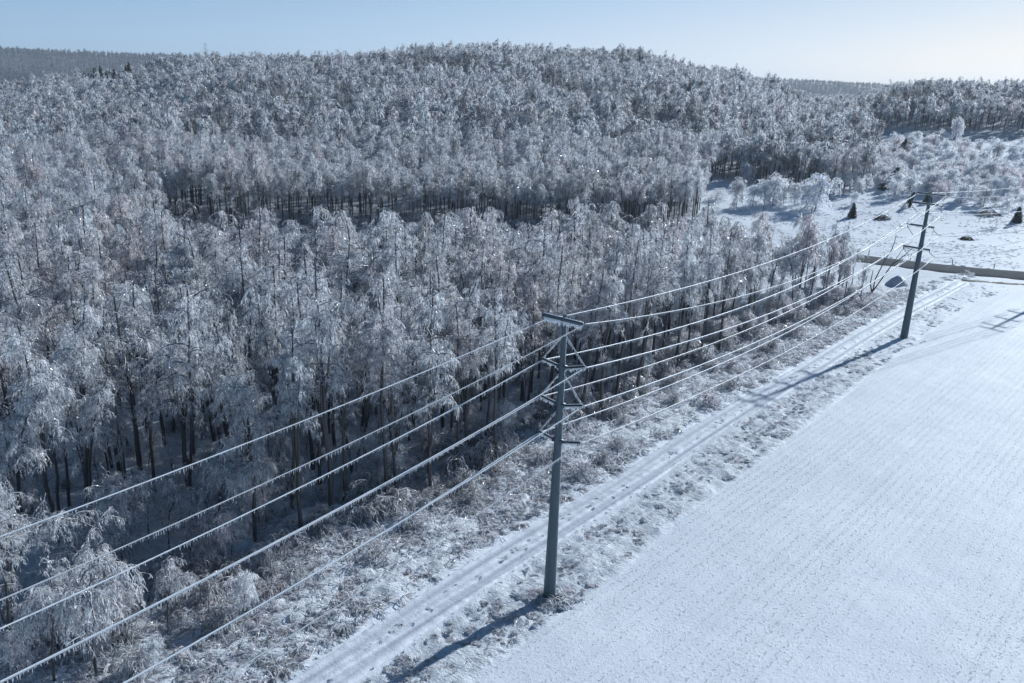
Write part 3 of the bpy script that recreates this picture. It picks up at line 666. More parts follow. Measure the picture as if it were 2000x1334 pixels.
# hill wood: front edge, flanks, crest
HILL = [polar(-140, 165), polar(200, 166), polar(262, 158), polar(275, 190), polar(300, 209), polar(600, 207), polar(900, 209), polar(1240, 206), polar(1385, 222), polar(1392, 262), polar(1412, 300),
        polar(1560, 305), polar(1690, 292), polar(1750, 312), polar(1730, 350), polar(1665, 405), polar(1610, 470), polar(1590, 620), polar(1560, 790), polar(1100, 800), polar(300, 800), polar(-140, 780)]
hp = poisson(HILL, 4.1, 60000, 33)
hp = [p for p in hp if -120 < proj_x(p[0], p[1], 12+float(terrain(np.array([p[0]]), np.array([p[1]]))[0]))[0] < 2100]
FRONT = [polar(275, 190), polar(300, 209), polar(600, 207), polar(900, 209), polar(1240, 206), polar(1385, 222), polar(1392, 262), polar(1412, 300), polar(1560, 305), polar(1690, 292), polar(1690, 315), polar(1540, 330), polar(1385, 330), polar(1350, 250), polar(900, 236), polar(300, 236)]
hp = hp+poisson(FRONT, 2.7, 9000, 34, existing=hp)
FOR3 = [polar(1610, 500), polar(1660, 455), polar(1720, 440), polar(1900, 432), polar(2080, 425), polar(2250, 420), polar(2250, 640), polar(1600, 640)]
fp = poisson(FOR3, 4.2, 16000, 35)
a = np.array(hp+fp); d = np.hypot(a[:, 0], a[:, 1]); hh = rng.uniform(12.5, 19.5, len(a))*(1+.25*lattice_noise(a[:, 0], a[:, 1], 77, 30))*np.where(rng.random(len(a)) < .12, .7, 1)
nearm = d < 300
b = np.array([(p[0], p[1]) for p in far_pts]); hb = np.array([p[2] for p in far_pts])
w1 = woods('wooded_slope_front', np.vstack([a[nearm], b]), np.r_[hh[nearm], hb], ['midfar0', 'midfar1', 'midfar2'], 1)
tag(w1, 'dense ice-coated hardwood forest at the foot of the hill behind the near wood', 'forest')
w2 = woods('wooded_hill', a[~nearm], hh[~nearm], ['far%d' % k for k in range(6)], 2, True)
tag(w2, 'dense frosted hardwood forest covering the rounded hill up to its crest', 'forest')
RIDGE = [polar(-200, 900), polar(450, 1000), polar(500, 3100), polar(-200, 3100)]
rp = np.array(poisson(RIDGE, 9, 16000, 36)); rp = rp[np.hypot(rp[:, 0], rp[:, 1]) > 1000]
R2 = np.array(poisson([polar(1380, 2300), polar(2200, 2300), polar(2200, 3200), polar(1380, 3200)], 11, 12000, 37)); rp = np.vstack([rp, R2])
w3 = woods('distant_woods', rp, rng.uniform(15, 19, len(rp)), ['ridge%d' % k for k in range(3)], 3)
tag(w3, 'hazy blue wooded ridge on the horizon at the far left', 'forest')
print('far', len(a), len(rp))

# --- clearing beyond the road: individual iced saplings, evergreens, brush, from where they stand in the photograph
def place_px(px, py): p = px_ground(px, py, 'ter'); return float(p[0]), float(p[1]), float(p[2])
def m_per_px(x, y, z): return math.sqrt(x*x+y*y+(CAM_H-z)**2)/F_PX
LABELS_S = [
 (1438, 407, 58, 'slender iced sapling standing at the left end of the clearing'),
 (1457, 362, 46, 'thin lone iced sapling against the shaded forest wall'),
 (1470, 404, 44, 'iced sapling just left of the thick clump in the clearing'),
 (1492, 400, 52, 'left one of the bushy iced saplings in the clearing clump'),
 (1508, 402, 60, 'tallest iced tree of the thick clump in the clearing'),
 (1530, 398, 48, 'middle iced tree of the thick clump in the clearing'),
 (1551, 401, 44, 'right hand iced tree of the thick clump in the clearing'),
 (1590, 412, 76, 'large drooping iced tree standing alone right of the clump'),
 (1573, 406, 52, 'iced tree leaning against the large drooping one in the clearing'),
 (1620, 371, 36, 'narrow iced sapling behind the large drooping tree'),
 (1646, 380, 42, 'iced sapling with a spiky top in the middle of the clearing'),
 (1678, 378, 30, 'rounded iced bush in the middle of the snowy clearing'),
 (1667, 401, 25, 'small iced bush directly behind the small dark evergreen'),
 (1745, 388, 38, 'white iced bush in front of the leaning dark evergreen'),
 (1764, 411, 14, 'tiny iced bush left of the top of the far pole'),
 (1785, 369, 22, 'wide low iced bush right of the leaning dark evergreen'),
 (1857, 371, 40, 'large pale iced bush at the top right of the clearing'),
 (1965, 368, 42, 'rounded pale iced bush near the right edge above the wires'),
 (1919, 380, 18, 'small iced bush just above the upper right wires'),
 (1972, 386, 20, 'thin iced sapling crossing the wires near the right edge'),
 (1945, 443, 20, 'bare little sapling standing alone in the open snow'),
 (1968, 405, 17, 'low spreading iced bush near the right edge of the clearing'),
 (1415, 388, 20, 'low iced bush at the foot of the forest on the clearing left'),
 (1398, 392, 22, 'low iced bush beside the near wood at the clearing left'),
]
for i, (px, py, hp_, lab) in enumerate(LABELS_S):
    x, y, z = place_px(px, py); s = m_per_px(x, y, z)*hp_*1.02
    put_tree(('bush%d' if hp_ > 24 else 'small%d') % (i % 4), x, y, s, lab, 'sapling' if 'sapling' in lab else ('bush' if 'bush' in lab else 'tree'), 'iced saplings and bushes in the clearing', 'iced_sapling' if 'bush' not in lab else 'iced_bush', z=z, squash=1.0 if 'thin' in lab or 'slender' in lab or 'narrow' in lab else (2.2 if 'low' in lab else 1.35))
# bushy iced slope right of the hill: small bright trees
SLOPE = [polar(1700, 300), polar(1760, 300), polar(1840, 292), polar(2110, 275), polar(2110, 372), polar(1880, 375), polar(1770, 385), polar(1715, 360)]
sp_ = poisson(SLOPE, 4.4, 4000, 41)
sp_ = [p for p in sp_ if proj_x(p[0], p[1], 10)[0] < 2010]
sp_.sort(key=lambda p: math.hypot(*p)); print('slope', len(sp_))
sl_rest = []
for i, (x, y) in enumerate(sp_):
    hgt = rnd.uniform(3.5, 8.5)
    if i < 230: put_tree('bush%d' % rnd.randrange(4), x, y, hgt, 'bright ice-laden young tree on the bushy slope at upper right', 'tree', 'young iced trees on the slope at upper right', 'young_iced_tree', squash=rnd.uniform(1.1, 1.5))
x, y, z = place_px(1862, 290)
put_tree('bush2', x, y, 13.5, 'tallest bright iced tree rising from the bushy slope at upper right', 'tree', None, 'tall_iced_tree', z=z-.5, squash=.8)
x, y = polar(404, 612)
put_tree('snag0', x, y, 23, 'tallest bare tree sticking up above the left shoulder of the hill', 'tree', None, 'bare_tree')
x, y = polar(876, 622); put_tree('snag1', x, y, 20, 'slightly taller tree breaking the skyline left of the hill top', 'tree', None, 'bare_tree')

# evergreens: dark cones of drooping needle sprays
def make_evergreen(seed, h=4.5, w=1.4, tiers=16, per=26):
    r = np.random.default_rng(seed); tr = Geo(); cr = Geo(); tr.tube([[0, 0, -.2], [0, 0, h*.95]], [.12, .02], 6)
    S = []; D = []; L = []
    for i in range(tiers):
        t = (i+.5)/tiers; n = int(per*(1-.6*t))
        a = r.uniform(0, 6.28, n); S.append(np.stack([np.zeros(n), np.zeros(n), h*(.04+.94*t)+r.uniform(-.1, .1, n)], 1))
        D.append(np.stack([np.cos(a), np.sin(a), np.full(n, .15)+r.normal(0, .12, n)], 1)); L.append(w*(1-t)**.8*r.uniform(.7, 1.15, n)+.12)
    S, D, L = np.vstack(S), np.vstack(D), np.concatenate(L); P = droop_paths(S, D, L, 5, 1.3, r, .06)
    v, f = tubes(P, np.full((len(P), 1), .02)*np.array([[1, 1, .9, .7, .3]]), 3); cr.add(v, f, 0)
    n2 = len(P)*14; i2 = r.integers(0, len(P), n2); s2, T = on_paths(P, i2, r.uniform(.15, 1, n2)); d2 = unit(T+r.normal(0, .6, (n2, 3))+np.array([0, 0, -.3]))
    Q = droop_paths(s2, d2, r.uniform(.15, .4, n2)*h/4.5, 3, .8, r, .1); v, f = tubes(Q, np.full((n2, 1), .045)*np.array([[1, .9, .2]]), 3); cr.add(v, f, 0)
    n3 = n2//4; i3 = r.integers(0, n2, n3); v, f = tubes(Q[i3]+np.array([0, 0, .04]), np.full((n3, 1), .03)*np.array([[1, 1, .3]]), 3); cr.add(v, f, 1)
    return tr, cr
for k in range(3):
    tr, cr = make_evergreen(600+k, w=(1.5, 1.9, 1.2)[k]); protos['ever%d' % k] = (tr.build('trunk', [M['dark_wood']], None, True, False), cr.build('crown', [M['needle'], M['twig']], None, False, False), 4.5)
for i, (px, py, hp_, sq, lean, lab) in enumerate([
 (1664, 425, 27, 1.25, 0, 'small dark evergreen at the left of the open clearing'),
 (1732, 370, 42, 1.0, .35, 'leaning dark evergreen at the back of the clearing'),
 (1772, 404, 28, 1.0, .3, 'dark leaning evergreen just left of the far pole top'),
 (1812, 396, 19, 1.9, 0, 'squat dark evergreen directly behind the far pole top'),
 (1816, 364, 17, 1.2, 0, 'tiny dark evergreen above the far pole top'),
 (1986, 434, 26, 1.5, 0, 'round dark evergreen near the right edge of the clearing'),
 (1577, 372, 30, .9, 0, 'narrow dark evergreen half hidden in the iced clump'),
 (1762, 300, 26, 1.2, .1, 'dark evergreen among the bright bushes of the right slope')]):
    x, y, z = place_px(px, py); put_tree('ever%d' % (i % 3), x, y, m_per_px(x, y, z)*hp_, lab, 'evergreen', 'dark evergreens in the clearing', 'evergreen_tree', z=z, squash=sq, lean=(0, lean), rz=0)
for i, px in enumerate((170, 188, 200, 211, 226, 250, 256)):
    x, y = polar(px-4, 590+5*(i % 3)); z = float(terrain(np.array([x]), np.array([y]))[0])
    put_tree('ever%d' % (i % 3), x, y, (17, 22, 23, 20, 21, 22, 24)[i]*.88, ['dark evergreen, one of the row on the left skyline', 'one of two dark evergreens right of the row on the skyline'][i > 4], 'evergreen', ['dark evergreens in a row on the left skyline', 'pair of dark evergreens on the left skyline'][i > 4], 'evergreen_tree', squash=.55)

# brush piles and low dark things in the snow
def brush_pile(px, py, wpx, hpx, lab, seed, mat='brush', name='brush_pile'):
    x, y, z = place_px(px, py); s = m_per_px(x, y, z); w, h = wpx*s/2, hpx*s; r = np.random.default_rng(seed); g = Geo()
    n = 260; a = r.uniform(0, 6.28, n); q = np.sqrt(r.random(n)); S = np.stack([np.cos(a)*q*w, np.sin(a)*q*w*.6, h*(1-q*q)*r.uniform(.2, 1, n)], 1)
    D = np.stack([np.cos(a+r.normal(0, .8, n)), np.sin(a+r.normal(0, .8, n)), r.normal(0, .25, n)], 1)
    P = droop_paths(S, D, r.uniform(.4, 1.1, n)*w*.6, 4, .9, r, .1); P[..., 2] = np.maximum(P[..., 2], .0); v, f = tubes(P, np.full((n, 1), .05)*np.array([[1, .9, .7, .4]]), 4); g.add(v, f, 0)
    k = n//3; v, f = tubes(P[:k]+np.array([0, 0, .08]), np.full((k, 1), .045)*np.array([[1, .9, .7, .4]]), 3); g.add(v, f, 1)
    o = g.build(name, [M[mat], M['twig']]); o.location = (x, y, z); return tag(o, lab, 'brush pile')
brush_pile(1722, 428, 26, 9, 'small dark brush heap left of the far pole in the clearing', 1)
brush_pile(1930, 420, 38, 9, 'long dark brush heap near the upper right of the clearing', 2)
brush_pile(1888, 468, 22, 6, 'flat dark brush heap in the middle of the open snow', 3)

# snow mound by the far pole
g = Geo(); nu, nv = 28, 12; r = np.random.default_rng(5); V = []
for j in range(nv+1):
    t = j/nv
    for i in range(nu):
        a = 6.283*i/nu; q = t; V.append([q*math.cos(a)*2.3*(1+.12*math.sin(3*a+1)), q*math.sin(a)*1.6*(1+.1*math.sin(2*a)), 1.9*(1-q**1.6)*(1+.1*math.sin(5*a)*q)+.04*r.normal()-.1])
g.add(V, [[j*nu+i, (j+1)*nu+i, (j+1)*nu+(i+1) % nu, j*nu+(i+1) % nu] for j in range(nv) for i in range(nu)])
M['mound'] = flat_mat('shade_toned_snow', (.40, .44, .50), .6, bump=.8, scale=2, var=.15)  # snow colour darkened so the mound's face reads as shaded
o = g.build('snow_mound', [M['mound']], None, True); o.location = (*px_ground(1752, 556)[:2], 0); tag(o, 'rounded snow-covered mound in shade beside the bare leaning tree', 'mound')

# bare dark leaning tree next to it
def bare_tree():
    x, y, z = place_px(1704, 572); g = Geo(); e = empty('bare_leaning_tree', (x, y, 0)); s = m_per_px(x, y, 0)
    def pt(px, py): # side view offsets in metres, spread in the plane facing south
        return [(px-1704)*s, rnd.uniform(-.3, .3), (572-py)*s*1.04]
    for path, r0 in (([(1704, 575), (1697, 555), (1698, 532)], .16), ([(1704, 575), (1706, 548), (1716, 515), (1724, 495), (1728, 482), (1727, 470)], .13), ([(1704, 570), (1716, 548), (1730, 524), (1745, 507), (1760, 492)], .13), ([(1730, 524), (1742, 498), (1758, 480)], .06), ([(1745, 507), (1765, 500), (1778, 492)], .05), ([(1716, 515), (1712, 500)], .05)):
        P = np.array([pt(*q) for q in path]); g.tube(P, np.linspace(r0, r0*.35, len(P)), 7)
    g.build('trunk', [M['dark_wood']], e, True); tag(e, 'bare dark forked tree leaning right beside the snow mound', 'tree')
bare_tree()

# ------------------------------------------------------------------ poles and wires
P1 = np.array([3.35, 50.45]); P2 = np.array([60.02, 119.9]); P3 = np.array([108.6, 156.6])
u = (P2-P1); LS = np.linalg.norm(u); u = u/LS; nrm = np.array([u[1], -u[0]])
P0 = P1-u*LS
def rot2(v, a): return np.array([v[0]*math.cos(a)-v[1]*math.sin(a), v[0]*math.sin(a)+v[1]*math.cos(a)])
n2 = rot2(nrm, R(-7)); v23 = (P3-P2)/np.linalg.norm(P3-P2); n3 = np.array([v23[1], -v23[0]])

def shaft_mesh(h, wb_, wt, ax):
    """tapering pole: flat faces with wide chamfers"""
    g = Geo(); prof = [(1, -.45), (1, .45), (.45, 1), (-.45, 1), (-1, .45), (-1, -.45), (-.45, -1), (.45, -1)]
    V = []; zs = np.linspace(-.6, h, 14)
    for z in zs:
        w = (wb_+(wt-wb_)*max(z, 0)/h)/2
        for a, b in prof: q = (a*ax+b*np.array([-ax[1], ax[0]]))*w; V.append([q[0], q[1], z])
    n = len(zs); F = [[j*8+i, j*8+(i+1) % 8, (j+1)*8+(i+1) % 8, (j+1)*8+i] for j in range(n-1) for i in range(8)]
    g.add(V, F); top = np.array(V[-8:]); g.add(np.vstack([top, top.mean(0)+[0, 0, .04]]), [[i, (i+1) % 8, 8] for i in range(8)])
    return g
def fringe(g, A, B, spacing, lmin, lmax, rad, seed, mat=0, sides=4):
    """row of icicles fused at the root, hanging from the line A-B"""
    r = np.random.default_rng(seed); A = np.asarray(A, float); B = np.asarray(B, float); L = np.linalg.norm(B-A); n = max(2, int(L/spacing)); t = (np.arange(n)+r.uniform(-.35, .35, n))/max(n-1, 1)
    S = A+(B-A)*np.clip(t, 0, 1)[:, None]; ln = lmin+(lmax-lmin)*r.random(n)**1.6
    P = np.stack([S+[0, 0, .03], S-np.array([0, 0, 1])*ln[:, None]*.35, S-np.array([0, 0, 1])*ln[:, None]*.75+r.normal(0, .006, (n, 3)), S-np.array([0, 0, 1])*ln[:, None]], 1)
    v, f = tubes(P, rad*r.uniform(.6, 1.4, (n, 1))*np.array([[1.2, 1, .5, .06]]), sides); g.add(v, f, mat)
def ribbed(g, A, B, rc, rs, pitch, sides=10):
    A = np.asarray(A, float); B = np.asarray(B, float); L = np.linalg.norm(B-A); k = int(L/pitch); P = []; rr = []
    for i in range(k):
        for t, q in ((.0, rc), (.35, rc), (.5, rs), (.62, rs*.9), (.7, rc)): P.append(A+(B-A)*((i+t)/k)); rr.append(q)
    P.append(B); rr.append(rc); g.tube(P, rr, sides)
def v3(p, z): return np.array([p[0], p[1], z])

ATT1 = dict(shL=(-1.66, 20.40), shR=(1.58, 20.82), c1L=(-1.64, 17.64), c1R=(1.76, 17.92), c2L=(-1.66, 15.0), c2R=(1.76, 15.24), c3L=(-1.64, 12.36), c3R=(1.78, 12.60))
ATT2 = dict(shL=(-1.8, 21.80), shR=(2.0, 21.72), c1L=(-1.34, 19.0), c1R=(2.2, 19.3), c2L=(-1.34, 15.65), c2R=(2.2, 16.1), c3L=(-1.4, 12.5), c3R=(2.22, 12.95))

def near_pole():
    e = empty('utility_pole', v3(P1, 0)); tag(e, 'near grey utility pole with braced insulators and an ice-fringed crossarm', 'utility pole', 'utility poles along the field track')
    up3 = np.array([0, 0, 1.0]); n3_ = v3(nrm, 0)
    shaft_mesh(21.0, .84, .27, rot2(nrm, R(-14))).build('shaft', [M['pole']], e)
    g = Geo(); off = -.24*v3(u, 0)       # the crossarm is bolted to the face towards the camera
    ax = np.array([n3_, v3(u, 0), up3]); A = -1.62*n3_; B = 1.62*n3_
    g.box(v3((0, 0), 20.75)+off, (1.6, .08, .095), ax); arm = g.build('crossarm', [M['steel']], e)
    g = Geo()
    for s in range(2): fringe(g, v3(-1.5*nrm, 20.67)+off*(.95-.2*s), v3(1.5*nrm, 20.67)+off*(.95-.2*s), .055, .16, .46, .042, 40+s)
    g.box(v3((0, 0), 20.858)+off*.85, (1.58, .035, .02), ax)
    g.build('icicles', [M['ice']], arm)
    for nm in ('shL', 'shR'):
        s, z = ATT1[nm]; g = Geo(); g.tube([v3(s*nrm, 20.7)+off*.8, v3(s*nrm, 20.55)+off*.3, v3(s*nrm, z)], .035, 6); g.build('hanger', [M['steel']], e)
    for lv in (1, 2, 3):
        zb = {1: 17.47, 2: 14.82, 3: 12.2}[lv]; w = (.84+(.27-.84)*zb/21)/2
        g = Geo(); g.box(v3((0, 0), zb), (w+.16, .16, .14), ax); g.build('bracket', [M['steel']], e)
        for side in ('L', 'R'):
            s, z = ATT1['c%d%s' % (lv, side)]; sg = -1 if side == 'L' else 1
            A = v3(sg*(w+.14)*nrm, zb); B = v3(s*nrm, z); g = Geo(); ribbed(g, A, B+(A-B)*.06, .062, .098, .085)
            g.tube([B+(A-B)*.06, B], .05, 8); ins = g.build('post_insulator', [M['insulator']], e)
            g = Geo()
            for q in range(2): fringe(g, A+[0, 0, -.07], B+[0, 0, -.07], .07, .08, .30, .05, 50+lv*4+q)
            g.tube([A+[0, 0, .085], B+[0, 0, .085]], .035, 5); g.build('icicles', [M['ice']], ins)
            T = v3(sg*w*.75*nrm, zb+2.15); g = Geo(); ribbed(g, T, B, .022, .048, .09, 7); br = g.build('brace', [M['insulator']], e)
            g = Geo(); fringe(g, T+(B-T)*.1, B, .06, .05, .22, .035, 70+lv); g.tube([T+[.0, 0, .045], B+[.0, 0, .045]], .026, 5); g.build('icicles', [M['ice']], br)
            g = Geo(); g.tube([B+[0, 0, .02], B+[0, 0, -.1]], .05, 6); g.tube([B-v3(u, 0)*.25+[0, 0, -.08], B+v3(u, 0)*.25+[0, 0, -.08]], .045, 6); g.build('clamp', [M['steel']], e)
    for z in np.arange(3.5, 20, .6):   # step bolts
        w = (.84+(.27-.84)*z/21)/2; sd_ = 1 if int(z/.6) % 2 else -1; q = nrm*w*sd_*.95; g = Geo(); g.tube([v3(q, z), v3(q*(1+.16/w), z)], .014, 5); g.build('step_bolt', [M['steel']], e)
    # thin rime line on the sunlit corner
    g = Geo(); zz = np.linspace(.5, 20.9, 60); r = np.random.default_rng(3); pth = []
    for z in zz: w = (.84+(.27-.84)*z/21)/2; pth.append(v3(nrm*w*1.0, z)+v3(u, 0)*w*.3)
    g.tube(pth, .022+.012*r.random(60), 5); g.build('rime', [M['ice']], e)
    return e
near_pole()
def angle_pole(P, nv, label):
    e = empty('utility_pole', v3(P, 0)); tag(e, label, 'utility pole', 'utility poles along the field track'); uv = np.array([-nv[1], nv[0]])
    shaft_mesh(22.2, 1.02, .34, rot2(nv, R(-10))).build('shaft', [M['pole']], e); ax = np.array([v3(nv, 0), v3(uv, 0), [0, 0, 1.0]]); off = -.28*v3(uv, 0)
    def arm(z, l, r_, hh):
        g = Geo(); c = (r_-l)/2; g.box(v3(nv*c, z)+off, ((l+r_)/2, .085, hh), ax); a = g.build('crossarm', [M['steel']], e)
        g = Geo(); fringe(g, v3(nv*-l, z-hh)+off, v3(nv*r_, z-hh)+off, .12, .05, .25, .05, int(z*7)); g.box(v3(nv*c, z+hh+.02)+off, ((l+r_)/2, .08, .025), ax); g.build('icicles', [M['ice']], a)
    arm(21.95, 1.8, 2.05, .09)
    for lv, z in ((1, 20.5), (2, 17.25), (3, 13.95)):
        arm(z, 2.4, 1.45, .10)
        for side in ('L', 'R'):
            s, za = ATT2['c%d%s' % (lv, side)]; s0 = -2.35 if side == 'L' else 1.4
            A = v3(nv*s0, z-.1)+off*.6; A2 = A+[0, 0, -.35]; B = v3(nv*s, za); g = Geo()
            g.tube([A, A2], .07 if side == 'L' else .04, 6); ribbed(g, A2, B, .025, .05, .12, 6); ins = g.build('suspension_insulator', [M['insulator']], e)
            g = Geo(); g.tube([A2+[0, 0, .05], B+[0, 0, .05]], .035, 5); g.build('rime', [M['ice']], ins)
    return e
angle_pole(P2, n2, 'far grey utility pole with four crossarms beside the end of the track')
angle_pole(P3, n3, 'utility pole just outside the right edge, seen by its shadow on the field')

def wire(name, pts_att, sags, label, seed, rad=.05):
    r = np.random.default_rng(seed); g = Geo(); ic = Geo(); path = []
    for (A, B), S in zip(zip(pts_att[:-1], pts_att[1:]), sags):
        n = 46; t = np.linspace(0, 1, n)[:, None]; q = A+(B-A)*t; q[:, 2] -= 4*S*(t*(1-t))[:, 0]; path.append(q if not path else q[1:])
        L = np.linalg.norm(B-A); m = int(L/.11); tt = (np.arange(m)+r.uniform(-.4, .4, m))/m; tt = np.clip(tt, 0, 1)
        # icicles come in runs: some stretches thick, some nearly clean
        dens = lattice_noise(tt*L, tt*0+seed, 60+seed, 2.5)+.5; keepm = r.random(m) < .55+.6*dens; tt = tt[keepm]; dens = dens[keepm]; m = len(tt)
        s = A+(B-A)*tt[:, None]; s[:, 2] -= 4*S*tt*(1-tt); ln = .07+(.08+.20*dens)*r.random(m)**1.5; dn = np.array([0, 0, -1.0])
        P = np.stack([s+dn*rad*.3, s+dn*(rad+ln[:, None]*.5), s+dn*(rad+ln[:, None])+r.normal(0, .012, (m, 3))], 1)
        v, f = tubes(P, rad*r.uniform(.45, 1., (m, 1))*np.array([[1.1, .7, .08]]), 3); ic.add(v, f)
    path = np.vstack(path); dd = np.r_[0, np.cumsum(np.linalg.norm(np.diff(path, axis=0), axis=1))]; st = np.arange(0, dd[-1], .35)
    path = np.stack([np.interp(st, dd, path[:, k]) for k in range(3)], 1); rr = rad*(1+.22*(r.random(len(st))-.5))
    g.tube(path, rr, 6); w = g.build(name, [M['ice']], None, True); ic.build('icicles', [M['icicle']], w)
    return tag(w, label, 'wire', 'ice-coated wires strung between the poles')
names = dict(shL=('ice_coated_ground_wire', 'iced ground wire on the left tip of the top crossarms'), shR=('ice_coated_ground_wire', 'iced ground wire on the right tip of the top crossarms'),
 c1L=('ice_coated_wire', 'upper iced wire on the wood side of the poles'), c1R=('ice_coated_wire', 'upper iced wire on the field side of the poles'),
 c2L=('ice_coated_wire', 'middle iced wire on the wood side of the poles'), c2R=('ice_coated_wire', 'middle iced wire on the field side of the poles'),
 c3L=('ice_coated_wire', 'lowest iced wire on the wood side of the poles'), c3R=('ice_coated_wire', 'lowest iced wire on the field side of the poles'))
SAG = dict(shL=2.0, shR=3.2, c1L=2.9, c1R=2.8, c2L=2.6, c2R=2.2, c3L=2.2, c3R=1.9)
SAG0 = dict(shL=2.0, shR=3.0, c1L=3.0, c1R=3.0, c2L=2.6, c2R=3.0, c3L=3.0, c3R=2.8)
SAG2 = dict(shL=.6, shR=1.0, c1L=.9, c1R=1.2, c2L=.9, c2R=1.2, c3L=.9, c3R=1.2)
for i, k in enumerate(ATT1):
    a, b = ATT1[k], ATT2[k]; lowr = v3(P1+a[0]*nrm, a[1]-.1)
    w = wire(names[k][0], [v3(P0+a[0]*nrm, a[1]), lowr, v3(P2+b[0]*n2, b[1]), v3(P3+b[0]*n3, b[1])], [SAG0[k], SAG[k], SAG2[k]], names[k][1], i, .027 if k[0] == 's' else .032)

# ------------------------------------------------------------------ fence behind the road
fe = empty('roadside_fence', (0, 0, 0)); tag(fe, 'low wire fence with dark posts along the far side of the road', 'fence')
pl, nl = resample([(p[0], p[1]) for p in ROAD], 1.0)
L_ = pl-nl*5.6; idx = [i for i in range(0, len(L_), 9) if L_[i, 0] > 55 and L_[i, 0] < 190]
for i in idx:
    g = Geo(); z = float(terrain(L_[i:i+1, 0], L_[i:i+1, 1])[0]); h = 1.25+rnd.uniform(-.15, .15); tx = rnd.uniform(-.08, .08)
    g.tube([[L_[i, 0], L_[i, 1], z-.2], [L_[i, 0]+tx, L_[i, 1], z+h]], [.09, .08], 7); g.build('post', [M['post']], fe)
g = Geo()
for hh_ in (.55, 1.0):
    q = L_[idx]; g.tube(np.column_stack([q, terrain(q[:, 0], q[:, 1])+hh_]), .022, 4)
g.build('fence_wire', [M['ice']], fe)

# ------------------------------------------------------------------ shrubs and grass of the verges
dmid = lambda x, y: (poly_dist(np.array([x]), np.array([y]), TRACK)[0][0], poly_dist(np.array([x]), np.array([y]), WOODEDGE)[0][0])
wp, wn_ = resample(WOODEDGE[1:-1], 1.0)
ground_at = lambda x, y: float(terrain(np.array([x]), np.array([y]))[0])
cnt = 0
for i in range(170):
    k = rnd.randrange(len(wp)); off = rnd.gauss(.8, 2.6); x, y = wp[k]+wn_[k]*off
    dt, dw = dmid(x, y)
    if dt < 3.2 or (off > 5.5): continue
    near_ = proj_x(x, y, 0)[0] < 1075
    cnt += 1
    put_tree('shrub%d' % rnd.randrange(4), x, y, rnd.uniform(.9, 2.6)*(1.2 if off < 0 else .8), 'matted iced shrub along the wood edge left of the near pole' if near_ else 'matted iced shrub along the wood edge between the poles', 'shrub', 'iced shrubs along the wood edge left of the near pole' if near_ else 'iced shrubs along the wood edge between the poles', 'iced_shrub', squash=rnd.uniform(.9, 1.6))
for px, py, h, sq, lab in ((1770, 1, 0, 1, ''),):
    pass
for px, py, h, sq, lab in [
 (1128, 925, 1.5, 1.5, 'iced shrub just right of the near pole beside the track'), (1180, 905, 1.5, 1.3, 'rounded iced shrub second to the right of the near pole'), (1212, 880, 1.3, 1.6, 'third iced shrub right of the near pole by the track'),
 (1440, 760, 1.5, 1.5, 'iced shrub where the far pole shadow meets the track'), (1385, 790, 1.6, 1.5, 'iced shrub left of the tip of the far pole shadow'), (1495, 718, 1.4, 1.6, 'iced shrub standing in snow above the far pole shadow'), (1420, 720, 1.5, 1.6, 'pale iced shrub near the dark gap in the wood edge'),
 (750, 1095, 1.3, 2.0, 'broad brown iced shrub in the lower middle of the verge'), (800, 1028, 1.2, 1.9, 'flattened iced shrub above the broad brown one'), (830, 985, 1.2, 1.8, 'iced shrub at the foot of the dark trunks left of the near pole')]:
    x, y = G(px, py); put_tree('shrub%d' % rnd.randrange(4), x, y, h, lab, 'shrub', 'iced shrubs on the verge', 'iced_shrub', squash=sq)

def tuft(seed, n=34, h=.5, spread=.42, rad=.011, lay=1.0):
    r = np.random.default_rng(seed); g = Geo(); a = r.uniform(0, 6.28, n); S = np.stack([np.cos(a)*spread*.25*r.random(n), np.sin(a)*spread*.25*r.random(n), np.full(n, -.03)], 1)
    lay_a = r.uniform(0, 6.28); D = np.stack([np.cos(a)*.7+lay*math.cos(lay_a), np.sin(a)*.7+lay*math.sin(lay_a), r.uniform(.5, 1.5, n)], 1)
    P = droop_paths(S, D, h*r.uniform(.6, 1.5, n), 5, 2.6, r, .12); P[..., 2] = np.maximum(P[..., 2], .015*r.random((n, 5)))
    v, f = ribbons(P, 2.4*rad*r.uniform(.7, 1.5, (n, 1))*np.array([[.8, 1.1, 1.1, .9, .3]]), r); g.add(v, f); return g
for k in range(5):
    o = tuft(700+k, 56, .72, .55, .0135).build('tuft', [M['grass']], None, False, False)
    protos['tuft%d' % k] = (o, None, 1.0)
for k in range(3):
    o = tuft(720+k, 8, .22, .2, .010, .6).build('stub', [M['grass']], None, False, False); protos['stub%d' % k] = (o, None, 1.0)
